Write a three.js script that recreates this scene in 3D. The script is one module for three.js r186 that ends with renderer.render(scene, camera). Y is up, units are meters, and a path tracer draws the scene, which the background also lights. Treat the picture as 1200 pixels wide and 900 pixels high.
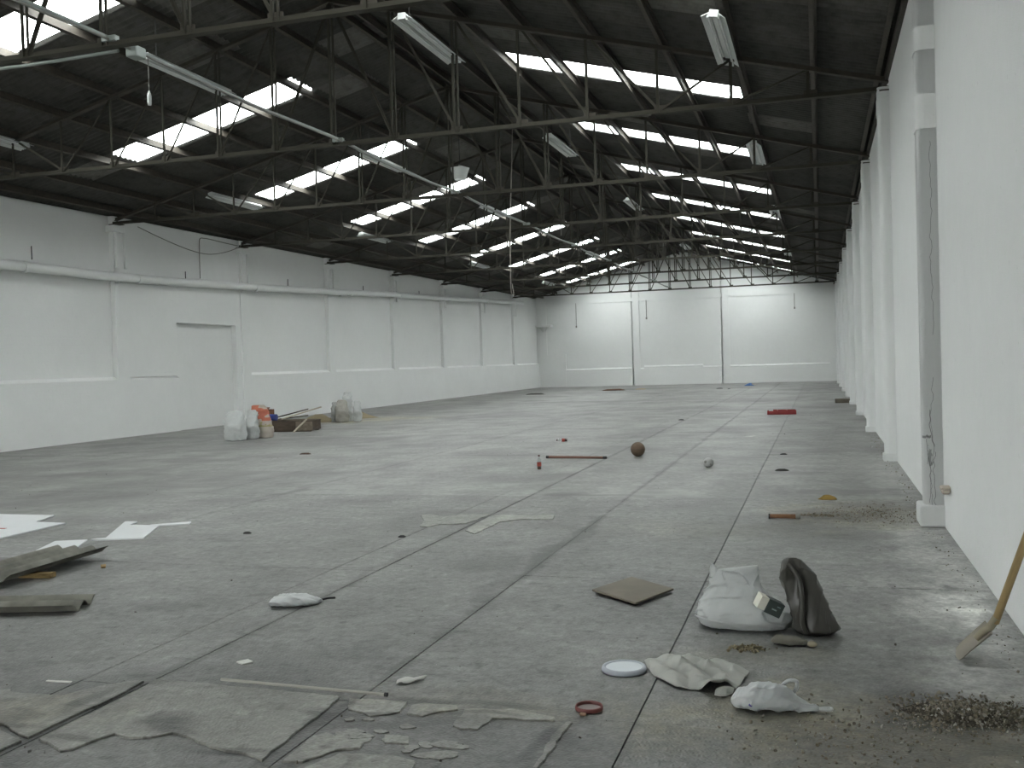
import * as THREE from 'three';
import { mergeGeometries, mergeVertices, toCreasedNormals } from 'three/addons/utils/BufferGeometryUtils.js';
import { RoundedBoxGeometry } from 'three/addons/geometries/RoundedBoxGeometry.js';
import { RectAreaLightUniformsLib } from 'three/addons/lights/RectAreaLightUniformsLib.js';

// ---------------------------------------------------------------- camera, sky, light, exposure
// metres; the hall runs along -z, the camera stands at the origin 1.65 m up
const scene = new THREE.Scene();
const camera = new THREE.PerspectiveCamera(2 * Math.atan(450 / 1184.41) * 180 / Math.PI, 4 / 3, 0.1, 300);
camera.position.set(0, 1.65, 0);
camera.rotation.order = 'YXZ';
camera.rotation.set(-0.0206, 0.2957, -0.03);
scene.add(camera);
const renderer = new THREE.WebGLRenderer({ antialias: true });
renderer.toneMapping = THREE.LinearToneMapping;
renderer.toneMappingExposure = 1.1;
renderer.shadowMap.enabled = true;
scene.background = new THREE.Color().setRGB(0.965, 0.995, 0.985);       // even overcast sky
scene.backgroundIntensity = 16;
RectAreaLightUniformsLib.init();
const SKYLIGHT = 8;                                                  // daylight scattered down by each translucent strip

// ---------------------------------------------------------------- sizes of the hall (X right, Y up, Z forward)
const XL = -17.559, XR = 1.088, BAY = 6.005, Z0 = 22.314, ZE = 63.875, ZB = -8.2, HC = 5.577, DOOR = [-16.2, -8.6, 4.3];
const RX = -8.12, RY = 8.35, SL = 0.26, PAN = 1.155;                // ridge, roof slope, panel length
const roofY = X => RY - SL * Math.abs(X - RX);
const ANG = Math.atan(SL), CA = Math.cos(ANG);
const P = (X, Y, Z) => new THREE.Vector3(X, Y, -Z);

// ---------------------------------------------------------------- random numbers and noise
let seed = 12345;
const rnd = () => { seed = (seed * 1664525 + 1013904223) >>> 0; return seed / 4294967296; };
const rr = (a, b) => a + (b - a) * rnd();
const TAB = new Float32Array(65536); { let s = 99; for (let i = 0; i < 65536; i++) { s = (s * 1103515245 + 12345) >>> 0; TAB[i] = ((s >>> 8) & 0xffff) / 65535; } }
function vn(x, y) {
  const xi = Math.floor(x), yi = Math.floor(y); let fx = x - xi, fy = y - yi;
  fx = fx * fx * (3 - 2 * fx); fy = fy * fy * (3 - 2 * fy);
  const a = xi & 255, b = (xi + 1) & 255, c = (yi & 255) << 8, d = ((yi + 1) & 255) << 8;
  const p = TAB[a + c], q = TAB[b + c], r = TAB[a + d], s = TAB[b + d];
  return p + (q - p) * fx + (r - p + (p - q - r + s) * fx) * fy;
}
function fbm(x, y, o = 4) { let s = 0, a = 0.5, t = 0; for (let i = 0; i < o; i++) { s += a * vn(x, y); t += a; a *= 0.5; x = x * 2.03 + 17.3; y = y * 2.01 + 9.1; } return s / t; }
const n3 = (x, y, z) => (vn(x + 7 * Math.floor(z), y + 3) * 0.5 + vn(y + 31.7, z + 11.3) * 0.5 + vn(z + 5.1, x + 23.9) * 0.5) / 1.5;
const clamp = (x, a = 0, b = 1) => Math.min(b, Math.max(a, x));
const sstep = (a, b, x) => { const t = clamp((x - a) / (b - a)); return t * t * (3 - 2 * t); };
const lin2s = c => c <= 0.0031308 ? c * 12.92 : 1.055 * Math.pow(c, 1 / 2.4) - 0.055;

// ---------------------------------------------------------------- textures: colour from a function of (u, v) in 0..1
function tex(w, h, f, srgb = true) {
  const d = new Uint8Array(w * h * 4), c = [0, 0, 0];
  for (let j = 0; j < h; j++) for (let i = 0; i < w; i++) {
    f((i + 0.5) / w, (j + 0.5) / h, c);
    const o = (j * w + i) * 4;
    for (let k = 0; k < 3; k++) d[o + k] = 255 * (srgb ? lin2s(clamp(c[k])) : clamp(c[k])) + 0.5;
    d[o + 3] = 255;
  }
  const t = new THREE.DataTexture(d, w, h);
  t.wrapS = t.wrapT = THREE.RepeatWrapping; t.magFilter = THREE.LinearFilter; t.minFilter = THREE.LinearMipmapLinearFilter; t.generateMipmaps = true;
  if (srgb) t.colorSpace = THREE.SRGBColorSpace;
  t.needsUpdate = true; return t;
}
const grey = (c, v, r = 1, g = 1, b = 1) => { c[0] = v * r; c[1] = v * g; c[2] = v * b; };
// seamless noise on the unit square (period n cells)
function tileN(u, v, n, off = 0) {
  const x = u * n, y = v * n, xi = Math.floor(x), yi = Math.floor(y); let fx = x - xi, fy = y - yi;
  fx = fx * fx * (3 - 2 * fx); fy = fy * fy * (3 - 2 * fy);
  const g = (i, j) => TAB[(((i % n) + off * 37) & 255) + ((((j % n) + off * 91) & 255) << 8)];
  return g(xi, yi) * (1 - fx) * (1 - fy) + g(xi + 1, yi) * fx * (1 - fy) + g(xi, yi + 1) * (1 - fx) * fy + g(xi + 1, yi + 1) * fx * fy;
}
const tfbm = (u, v, n, o, off = 0) => { let s = 0, a = 0.5, t = 0; for (let i = 0; i < o; i++) { s += a * tileN(u, v, n, off + i); t += a; a *= 0.55; n = Math.min(n * 2, 128); } return s / t; };

// ---------------------------------------------------------------- floor colour, a function of the place on the floor
// stains: X, Z, radius X, radius Z, strength (negative = pale)
const STAINS = [
  [-5.58, 8.72, 0.25, 0.1, .35], [-4.5, 6.1, 0.3, 0.14, .35], [-5.35, 6.55, .12, .1, .3], [-3.9, 6.45, .12, .06, .45],
  [-2.95, 3.98, .1, .07, .6], [-2.85, 3.9, .12, .04, .5], [-3.25, 3.7, .2, .04, .5], [-2.5, 3.8, .2, .035, .6], [-2.36, 4.2, .06, .2, .5], [-3.5, 4.2, .05, .3, .5], [-3.75, 3.84, .25, .05, .6], [-2.1, 4.35, .2, .03, .5], [-1.5, 4.42, .3, .03, .5], [-1.14, 4.2, .04, .25, .6], [-1.75, 4.3, .35, .1, .3], [-2.0, 4.2, .3, .08, .35],
  [.85, 6.0, .42, 1.5, -.5], [.9, 8.5, .3, 2, -.6], [.5, 7.2, .5, .8, -.3], [.75, 5.6, .3, .4, -.4],
  [-2.0, 5.0, .12, .05, .5], [-1.9, 4.58, .3, .05, .55], [-1.5, 4.6, .35, .05, .4], [-2.35, 4.3, .25, .07, .4], [-3.35, 4.5, .12, .06, .55], [-3.5, 4.66, .12, .05, .6],
  [-2.95, 4.0, .12, .12, .35], [-3.7, 3.95, .15, .1, .4], [-1.1, 4.3, .1, .2, .4], [0.3, 4.5, .45, .4, .3], [.55, 4.9, .45, .3, .5], [-.2, 4.3, .4, .3, .22],
  [.2, 10.7, .75, .35, .55], [.6, 11.4, .5, .5, .4], [.3, 12.6, .7, .4, .35], [-.35, 10.0, .5, .3, .25], [.1, 9.6, .6, .25, .22], [-.4, 5.75, .25, .18, .35],
  [-2.7, 12.1, .9, .12, .4], [-3.2, 12.3, .3, .2, .4], [-2.6, 7.9, .25, .6, .22], [-2.3, 9.2, .12, 1.2, .4], [-2.3, 7.2, .1, 1.4, .35], [-3.45, 7.4, .07, 1.8, .3],
  [-6.9, 12.2, .12, 1.2, .35], [-5.4, 11.4, .5, .2, .25], [-7.4, 11.2, .5, .2, .25],
  [-2.6, 38, 3.0, 1.0, .55], [-1.6, 45, 2.4, 1.2, .5], [-4.2, 55, 2.2, 1.4, .4], [-.6, 50, 1.4, 2.2, .5], [.1, 33, .8, .8, .35], [-9, 40, 4, 1.0, .35], [-11, 33, 3, .6, .3], [-8, 27, 3, .4, .25],
  [-10.5, 55, 2, .6, .4], [-12.5, 47, 2.5, .8, .35], [-6.5, 33, 1.6, .5, .4], [-12, 25, 2.6, .5, .25], [-15.6, 22, 1.2, .8, .25], [-9.2, 17, 1.6, .3, .25], [-5.8, 24, 1.5, .3, .3],
  [-1.9, 24, 1.8, .5, .2], [-.2, 18, .9, .5, .3], [-.4, 14.6, .5, .3, .3], [-12, 14, 1.8, .3, .25], [-14, 18.2, 2, .4, .2], [-7.5, 14.4, .9, .25, .25],
  [-2.0, 12.6, .7, .9, -.2], [-.8, 16, 1.3, 1.4, -.2], [.7, 8.3, .35, 1.6, -.35], [.8, 14, .25, 3, -.4], [.75, 6.4, .3, .9, -.35], [-1.45, 21.3, .12, .25, -1.3], [-1.3, 21.6, .22, .06, -1.2], [-13, 29.5, 1.4, 1.2, -.3], [-12, 26, 1.6, .6, -.25],
];
const BROWN = [[.4, 4.5, .9, .7, .8], [-.3, 4.6, .9, .5, .5], [.3, 10.8, .9, .9, .7], [-.5, 5.6, .5, .3, .5], [-1.6, 4.6, .8, .25, .4], [-3.7, 4.0, .4, .3, .6], [-14.2, 28.4, 1.3, 1.1, 1.4], [-13.2, 29.8, 1.8, 1, 1.0], [-1, 9.8, 1.2, .5, .3]];
let rowZ = null, rowS = [], rowB = [];
function floorColor(X, Z, c, fine) {
  if (Z !== rowZ) { rowZ = Z; const f = q => Math.abs(Z - q[1]) < q[3] * 1.8 + .3; rowS = STAINS.filter(f); rowB = BROWN.filter(f); }
  const wx = X + (fbm(X * 1.3, Z * 1.3 + 40, 3) - .5) * .5, wz = Z + (fbm(X * 1.1 + 70, Z * 1.1, 3) - .5) * .5;
  let v = 0.212;
  v *= 0.84 + 0.32 * fbm(X * 0.33 + 5, Z * 0.33, 4);                                // large blotches
  v *= 0.66 + 0.68 * fbm(X * 1.9 + 50, Z * 1.4 + 9, 4);                            // trowel clouds
  const st = fbm(X * 2.2 + 11, Z * 9 + 3, 3); v *= 0.84 + 0.32 * st;                  // cross-wise sweeping streaks
  const g = fbm(X * 21, Z * 21, 3);
  v *= 0.7 + 0.6 * g;
  if (fine) { const s = vn(X * 120, Z * 120); v *= (0.86 + 0.28 * s) * (.8 + .4 * fbm(X * 47 + 3, Z * 47 + 8, 2)); if (vn(X * 33 + 9, Z * 33) > 0.93) v *= 0.7; v *= 1 - .3 * sstep(.8, .95, vn(X * 11 + 40, Z * 13)); v *= 1 + .16 * sstep(.8, .95, vn(X * 7 + 20, Z * 9 + 60)); if (vn(X * 27 + 90, Z * 27 + 4) > 0.95) v *= 1.15; }
  const old = fbm(X * 0.5 + 90, Z * 0.5 + 33, 3);
  if (old > 0.56) v *= 1 - 0.22 * sstep(.56, .66, old + (g - .5) * .12);                // old worn areas
  for (const [a, b, rx, rz, k] of rowS) {
    const dx = (wx - a) / rx, dz = (wz - b) / rz, q = dx * dx + dz * dz;
    if (q < 2.6) { const m = sstep(1.25, .35, Math.sqrt(q) + (fbm(X * 6 + a, Z * 6 + b, 3) - .5) * 1.1); v *= 1 - (Z > 15 ? .6 : .85) * k * m * (k < 0 ? .9 : .5 + g); }
  }
  let br = 0;
  for (const [a, b, rx, rz, k] of rowB) {
    const dx = (wx - a) / rx, dz = (wz - b) / rz, q = dx * dx + dz * dz;
    if (q < 3) br += k * sstep(1.4, .2, Math.sqrt(q) + (fbm(X * 4 + 8, Z * 4, 4) - .5) * 1.4);
  }
  br = Math.min(br, 1.4) * (.5 + g);
  for (const [x, w, k] of [[-2.24, .055, .34], [-3.47, .05, .3], [-.84, .02, .2], [-3.87, .02, .15], [-6.87, .05, .2]]) {   // dirt trodden along the joints
    const d = Math.abs(X - x + .05 * (fbm(Z * 1.2, x, 2) - .5));
    if (d < w * 2.5) v *= 1 - k * sstep(1.5, .2, d / w + (fbm(X * 9, Z * 3 + x * 5, 3) - .35) * 2.2);
  }
  c[0] = v * (1 + .10 * br); c[1] = v * (1.0 + .03 * br); c[2] = v * (.945 - .14 * br);
}
const NEAR = [-8.2, 1.2, 2.4, 12.05], FAR = [-17.7, 1.2, -8.3, 64.2];
const texNear = tex(2048, 2048, (u, v, c) => floorColor(NEAR[0] + u * (NEAR[1] - NEAR[0]), NEAR[2] + v * (NEAR[3] - NEAR[2]), c, true));
const texFar = tex(1400, 2048, (u, v, c) => floorColor(FAR[0] + u * (FAR[1] - FAR[0]), FAR[2] + v * (FAR[3] - FAR[2]), c, false));
const texGrit = tex(512, 512, (u, v, c) => grey(c, .6 * tfbm(u, v, 8, 5, 3) + .4 * tileN(u, v, 110, 5)), false);   // relief, 1 m a side
texGrit.repeat.set(9.4, 9.65);
const matFloorNear = new THREE.MeshPhysicalMaterial({ name: 'worn concrete', map: texNear, bumpMap: texGrit, bumpScale: .006, roughness: .5, specularIntensity: .9 });
const texGrit2 = texGrit.clone(); texGrit2.repeat.set(18, 70); texGrit2.needsUpdate = true;
const matFloorFar = new THREE.MeshPhysicalMaterial({ name: 'worn concrete', map: texFar, bumpMap: texGrit2, bumpScale: .004, roughness: .5, specularIntensity: .9 });

// ---------------------------------------------------------------- other materials
const S = (o) => new THREE.MeshStandardMaterial(o);
const rgb = (r, g, b) => new THREE.Color().setRGB(r, g, b);
const texWall = tex(1024, 1024, (u, v, c) => {        // 6 m a side: whitewash over block courses
  let a = .96 + .06 * (tfbm(u, v, 5, 5, 1) - .5) + .03 * (tfbm(u, v, 40, 3, 7) - .5);
  const run = tileN(u, v * .06, 90, 4); if (run > .8) a *= 1 - .1 * (run - .8) * tileN(u, v, 6, 8);
  if (tileN(u, v, 100, 12) > .965) a *= .9;
  grey(c, a * .77, .985, 1.0, .985);
});
const texWallB = tex(1024, 1024, (u, v, c) => {
  const row = v * 30, f = row - Math.floor(row), wob = .06 * (tileN(u, v, 60, 2) - .5);
  const course = sstep(.0, .1, f + wob) * .6 * sstep(1, .9, f - wob);
  grey(c, .35 + .12 * course + .35 * tfbm(u, v, 12, 5, 6) + .15 * tileN(u, v, 120, 9));
}, false);
const matWall = S({ name: 'whitewash', map: texWall, bumpMap: texWallB, bumpScale: .007, roughness: .9 });
const matWallSmooth = S({ name: 'smooth whitewash', map: texWall, bumpMap: texGrit, bumpScale: .004, roughness: .9 });
const matPlaster = S({ name: 'rough whitewashed plaster', map: texWall, bumpMap: texGrit, bumpScale: .004, roughness: .95 });
const texPil = tex(512, 2048, (u, v, c) => {          // nearest pilaster: paint with branching cracks near its foot; u around, v = height / 6 m
  let a = .95 + .08 * (tfbm(u, v, 8, 4, 2) - .5);
  const y = v * 6, w = (q, k) => (q > 4.5 ? .04 : .13) * (vn(y * 4 + q * 9, q) - .5) + .05 * (vn(y * 21 + q * 5, q + 4) - .5) + k;
  const crack = (x, y0, y1, t) => { if (y > y0 && y < y1 && Math.abs(u - x) < t) a *= .28; };
  crack(w(1, .70), .2, 1.4, .004); crack(w(2, .62), .22, .85, .005); crack(w(3, .78), .2, .7, .005); crack(w(4, .69), .75, 1.1, .008); crack(w(5, .80), 1.8, 3.6, .004);
  const d = Math.hypot((u - .66) / .1, (y - .66) / .14); if (d + (tfbm(u, v * 6, 24, 4, 5) - .5) * 1.6 < .62) a *= .55;
  if (Math.abs(y - .83 - .02 * vn(u * 20, 1)) < .012 && u > .45 && u < .7) a *= .4;
  grey(c, a * .77, .985, 1, .985);
});
const matPilNear = S({ name: 'cracked whitewash', map: texPil, bumpMap: texGrit, bumpScale: .012, roughness: .9 });
const texRust = tex(256, 256, (u, v, c) => { const a = tfbm(u, v, 8, 5, 2); c[0] = .035 + .04 * a; c[1] = .032 + .03 * a; c[2] = .026 + .02 * a; });
const matSteel = S({ name: 'old dark steel', map: texRust, roughness: .75, metalness: .15 });
const matSteelPale = S({ name: 'faded olive steel', color: rgb(.046, .043, .032), roughness: .9, metalness: .1 });
const texSheet = tex(512, 512, (u, v, c) => { const a = tfbm(u, v, 6, 5, 2), b = tileN(u, v * .15, 70, 3); const k = .6 + .8 * a - .15 * b; c[0] = k; c[1] = k * .985; c[2] = k * .93; });
const sheetTone = [.056, .068, .084, .14];
const matSheet = sheetTone.map((t, i) => S({ name: 'sooty asbestos cement ' + i, color: rgb(t, t * .985, t * .93), map: texSheet, roughness: .95 }));
const matSheetAll = S({ name: 'sooty asbestos cement', vertexColors: true, map: texSheet, roughness: .95 });
const matSkylight = new THREE.MeshPhysicalMaterial({ name: 'translucent fibreglass', color: rgb(.9, .92, .92), transmission: .9, thickness: 0, roughness: .3, ior: 1.3, specularIntensity: .3, side: THREE.DoubleSide });
const matGalv = S({ name: 'galvanised conduit', color: rgb(.30, .33, .31), roughness: .5, metalness: .5 });
const matWhiteMetal = S({ name: 'white enamel', color: rgb(.62, .64, .62), roughness: .4 });
const matTube = S({ name: 'glass tube, unlit', color: rgb(.75, .77, .76), roughness: .2 });
const matDark = S({ name: 'black wire', color: rgb(.03, .03, .03), roughness: .8 });
const matGreyWire = S({ name: 'grey cable', color: rgb(.22, .22, .2), roughness: .8 });
const matPipe = S({ name: 'white painted pipe', color: rgb(.72, .735, .72), roughness: .8 });

// ---------------------------------------------------------------- helpers
const used = {};
function numbered(name) { const n = used[name] = (used[name] ?? -1) + 1; return n ? `${name}_${String(n).padStart(3, '0')}` : name; }
function tag(o, label, category, group) { o.userData = { label, category }; if (group) o.userData.group = group; return o; }
function shade(o) { o.castShadow = o.receiveShadow = true; return o; }
function mesh(name, geo, m, parent = scene) { const o = shade(new THREE.Mesh(geo, m)); o.name = parent === scene ? numbered(name) : name; parent.add(o); return o; }
function thing(name, label, category, pos, group) { const o = new THREE.Group(); o.name = numbered(name); scene.add(o); if (pos) o.position.copy(pos); return tag(o, label, category, group); }
function structure(name) { const o = new THREE.Group(); o.name = name; o.userData = { kind: 'structure' }; scene.add(o); return o; }
// axis-aligned box from X, Y, Z ranges, uv in metres by the face's direction
function boxUV(g, s = 1) {
  g = g.index ? g.toNonIndexed() : g; g.computeVertexNormals();
  const p = g.attributes.position, n = g.attributes.normal, uv = new Float32Array(p.count * 2);
  for (let i = 0; i < p.count; i++) {
    const ax = Math.abs(n.getX(i)), ay = Math.abs(n.getY(i)), az = Math.abs(n.getZ(i));
    const [a, b] = ax >= ay && ax >= az ? [p.getZ(i), p.getY(i)] : ay >= az ? [p.getX(i), p.getZ(i)] : [p.getX(i), p.getY(i)];
    uv[2 * i] = a / s; uv[2 * i + 1] = b / s;
  }
  g.setAttribute('uv', new THREE.BufferAttribute(uv, 2)); return g;
}
function box(X0, X1, Y0, Y1, Za, Zb, s = 1) {
  const g = new THREE.BoxGeometry(X1 - X0, Y1 - Y0, Zb - Za); g.translate((X0 + X1) / 2, (Y0 + Y1) / 2, -(Za + Zb) / 2); return boxUV(g, s);
}
function sillBox(xo, x, h, Za, Zb) {                                 // along the hall, top edge weathered to a slope
  const s = new THREE.Shape(); [[xo, -.2], [x, -.2], [x, h - .06], [x - .13, h + .02], [xo, h + .02]].forEach(([a, b], i) => i ? s.lineTo(a, b) : s.moveTo(a, b));
  return boxUV(new THREE.ExtrudeGeometry(s, { depth: Zb - Za, bevelEnabled: false }).translate(0, 0, -Zb), 6);
}
function rbox(w, h, d, r = .01, seg = 2) { return new RoundedBoxGeometry(w, h, d, seg, r); }
// steel section swept from a to b; kind: 'L' angle, 'T' double angle, 'C' channel, 'O' round bar
const up = new THREE.Vector3(0, 1, 0);
function section(kind, w, h, t) {
  const s = new THREE.Shape();
  const pts = kind === 'L' ? [[0, 0], [w, 0], [w, t], [t, t], [t, h], [0, h]]
    : kind === 'T' ? [[-w / 2, 0], [w / 2, 0], [w / 2, t], [t / 2, t], [t / 2, h], [-t / 2, h], [-t / 2, t], [-w / 2, t]]
    : [[0, 0], [w, 0], [w, t], [t, t], [t, h - t], [w, h - t], [w, h], [0, h]];
  pts.forEach(([x, y], i) => i ? s.lineTo(x, y) : s.moveTo(x, y)); return s;
}
function bar(a, b, kind, w, h, t) {
  const L = a.distanceTo(b);
  const g = kind === 'O' ? new THREE.CylinderGeometry(w, w, L, 8).rotateX(Math.PI / 2).translate(0, 0, L / 2) : new THREE.ExtrudeGeometry(section(kind, w, h, t), { depth: L, bevelEnabled: false });
  const z = b.clone().sub(a).normalize(), x = Math.abs(z.y) > .9 ? new THREE.Vector3(0, 0, 1).cross(z).normalize() : up.clone().cross(z).normalize(), y = z.clone().cross(x);
  return g.applyMatrix4(new THREE.Matrix4().makeBasis(x, y, z).setPosition(a));
}
function tube(pts, r, seg = 24, rad = 6) { return new THREE.TubeGeometry(new THREE.CatmullRomCurve3(pts), seg, r, rad); }
// closed surface through rings of superellipses: ring = { c: [x,y,z], a: [..], b: [..], n }
function loft(rings, seg = 32, sub = 4, wob = 0, fr = 12, flat = null, fy = 1, ridge = 1) {
  const at = k => rings[clamp(k, 0, rings.length - 1)];
  const cm = (p, q, r, s, t) => .5 * (2 * q + (r - p) * t + (2 * p - 5 * q + 4 * r - s) * t * t + (3 * q - p - 3 * r + s) * t * t * t);
  const v = [], idx = [], N = (rings.length - 1) * sub + 1;
  for (let i = 0; i < N; i++) {
    const k = Math.min(Math.floor(i / sub), rings.length - 2), t = i / sub - k, R = [at(k - 1), at(k), at(k + 1), at(k + 2)];
    const get = (key, j) => cm(R[0][key][j], R[1][key][j], R[2][key][j], R[3][key][j], t), n = R[1].n ?? 2.4;
    for (let j = 0; j < seg; j++) {
      const th = j / seg * 2 * Math.PI, ct = Math.cos(th), st = Math.sin(th), ce = Math.sign(ct) * Math.pow(Math.abs(ct), 2 / n), se = Math.sign(st) * Math.pow(Math.abs(st), 2 / n);
      const p = [0, 1, 2].map(q => get('c', q) + ce * get('a', q) + se * get('b', q));
      if (wob) { const X = p[0] * fr + 3, Y = p[1] * fr * fy + 5, Z = p[2] * fr + 9, rg = q => Math.pow(1 - Math.abs(2 * q - 1), 5), d = (n3(X, Y, Z) - .5) * 2 + (n3(X * 2.3, Y * 2.3 + 4, Z * 2.3) - .5) + ridge * (rg(vn(X * .8 + Y * .5 + 3, Y * .9 - Z * .6 + 8)) - .3 + .5 * rg(vn(X * 1.9 - Y * .7 + 13, Y * 1.7 + Z * 1.1 + 2))); const cx = get('c', 0), cy = get('c', 1), cz = get('c', 2), l = Math.hypot(p[0] - cx, p[1] - cy, p[2] - cz) || 1; p[0] += (p[0] - cx) / l * d * wob; p[1] += (p[1] - cy) / l * d * wob; p[2] += (p[2] - cz) / l * d * wob; }
      if (flat !== null && p[1] < flat) p[1] = flat;
      v.push(...p);
    }
  }
  for (let i = 0; i < N - 1; i++) for (let j = 0; j < seg; j++) { const a = i * seg + j, b = i * seg + (j + 1) % seg; idx.push(a, b, a + seg, b, b + seg, a + seg); }
  for (const [base, flip] of [[0, 1], [(N - 1) * seg, 0]]) {
    const c = v.length / 3; let s = [0, 0, 0]; for (let j = 0; j < seg; j++) for (let q = 0; q < 3; q++) s[q] += v[(base + j) * 3 + q] / seg; v.push(...s);
    for (let j = 0; j < seg; j++) { const a = base + j, b = base + (j + 1) % seg; flip ? idx.push(c, b, a) : idx.push(c, a, b); }
  }
  const g = new THREE.BufferGeometry(); g.setAttribute('position', new THREE.Float32BufferAttribute(v, 3)); g.setIndex(idx); g.computeVertexNormals();
  g.setAttribute('uv', new THREE.Float32BufferAttribute(new Float32Array(v.length / 3 * 2).map((_, i) => i % 2 ? v[(i >> 1) * 3 + 1] : v[(i >> 1) * 3] + v[(i >> 1) * 3 + 2]), 2));
  return g;
}
// flat slab from floor points [X, Z], its top h above y0
function slabShape(pts, h, y0 = 0, bevel = 0) {
  const s = new THREE.Shape(pts.map(([x, z]) => new THREE.Vector2(x, z)));
  const g = new THREE.ExtrudeGeometry(s, { depth: h - bevel, bevelEnabled: bevel > 0, bevelSize: bevel, bevelThickness: bevel, bevelSegments: 1, bevelOffset: -bevel });
  g.rotateX(-Math.PI / 2).translate(0, y0, 0); return g;
}
// ragged outline: every edge broken into small steps
function ragged(pts, step, amp) {
  const out = [];
  pts.forEach(([x, z], i) => {
    const [u, w] = pts[(i + 1) % pts.length], L = Math.hypot(u - x, w - z), n = Math.max(1, Math.round(L / step));
    for (let k = 0; k < n; k++) { const t = k / n, q = amp * (rnd() - .5) * 2; out.push([x + (u - x) * t - (w - z) / L * q * (k ? 1 : .3), z + (w - z) * t + (u - x) / L * q * (k ? 1 : .3)]); }
  });
  return out;
}
function floorUV(g, R) {
  const p = g.attributes.position, uv = new Float32Array(p.count * 2);
  for (let i = 0; i < p.count; i++) { uv[2 * i] = (p.getX(i) - R[0]) / (R[1] - R[0]); uv[2 * i + 1] = (-p.getZ(i) - R[2]) / (R[3] - R[2]); }
  g.setAttribute('uv', new THREE.BufferAttribute(uv, 2)); return g;
}

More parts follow.
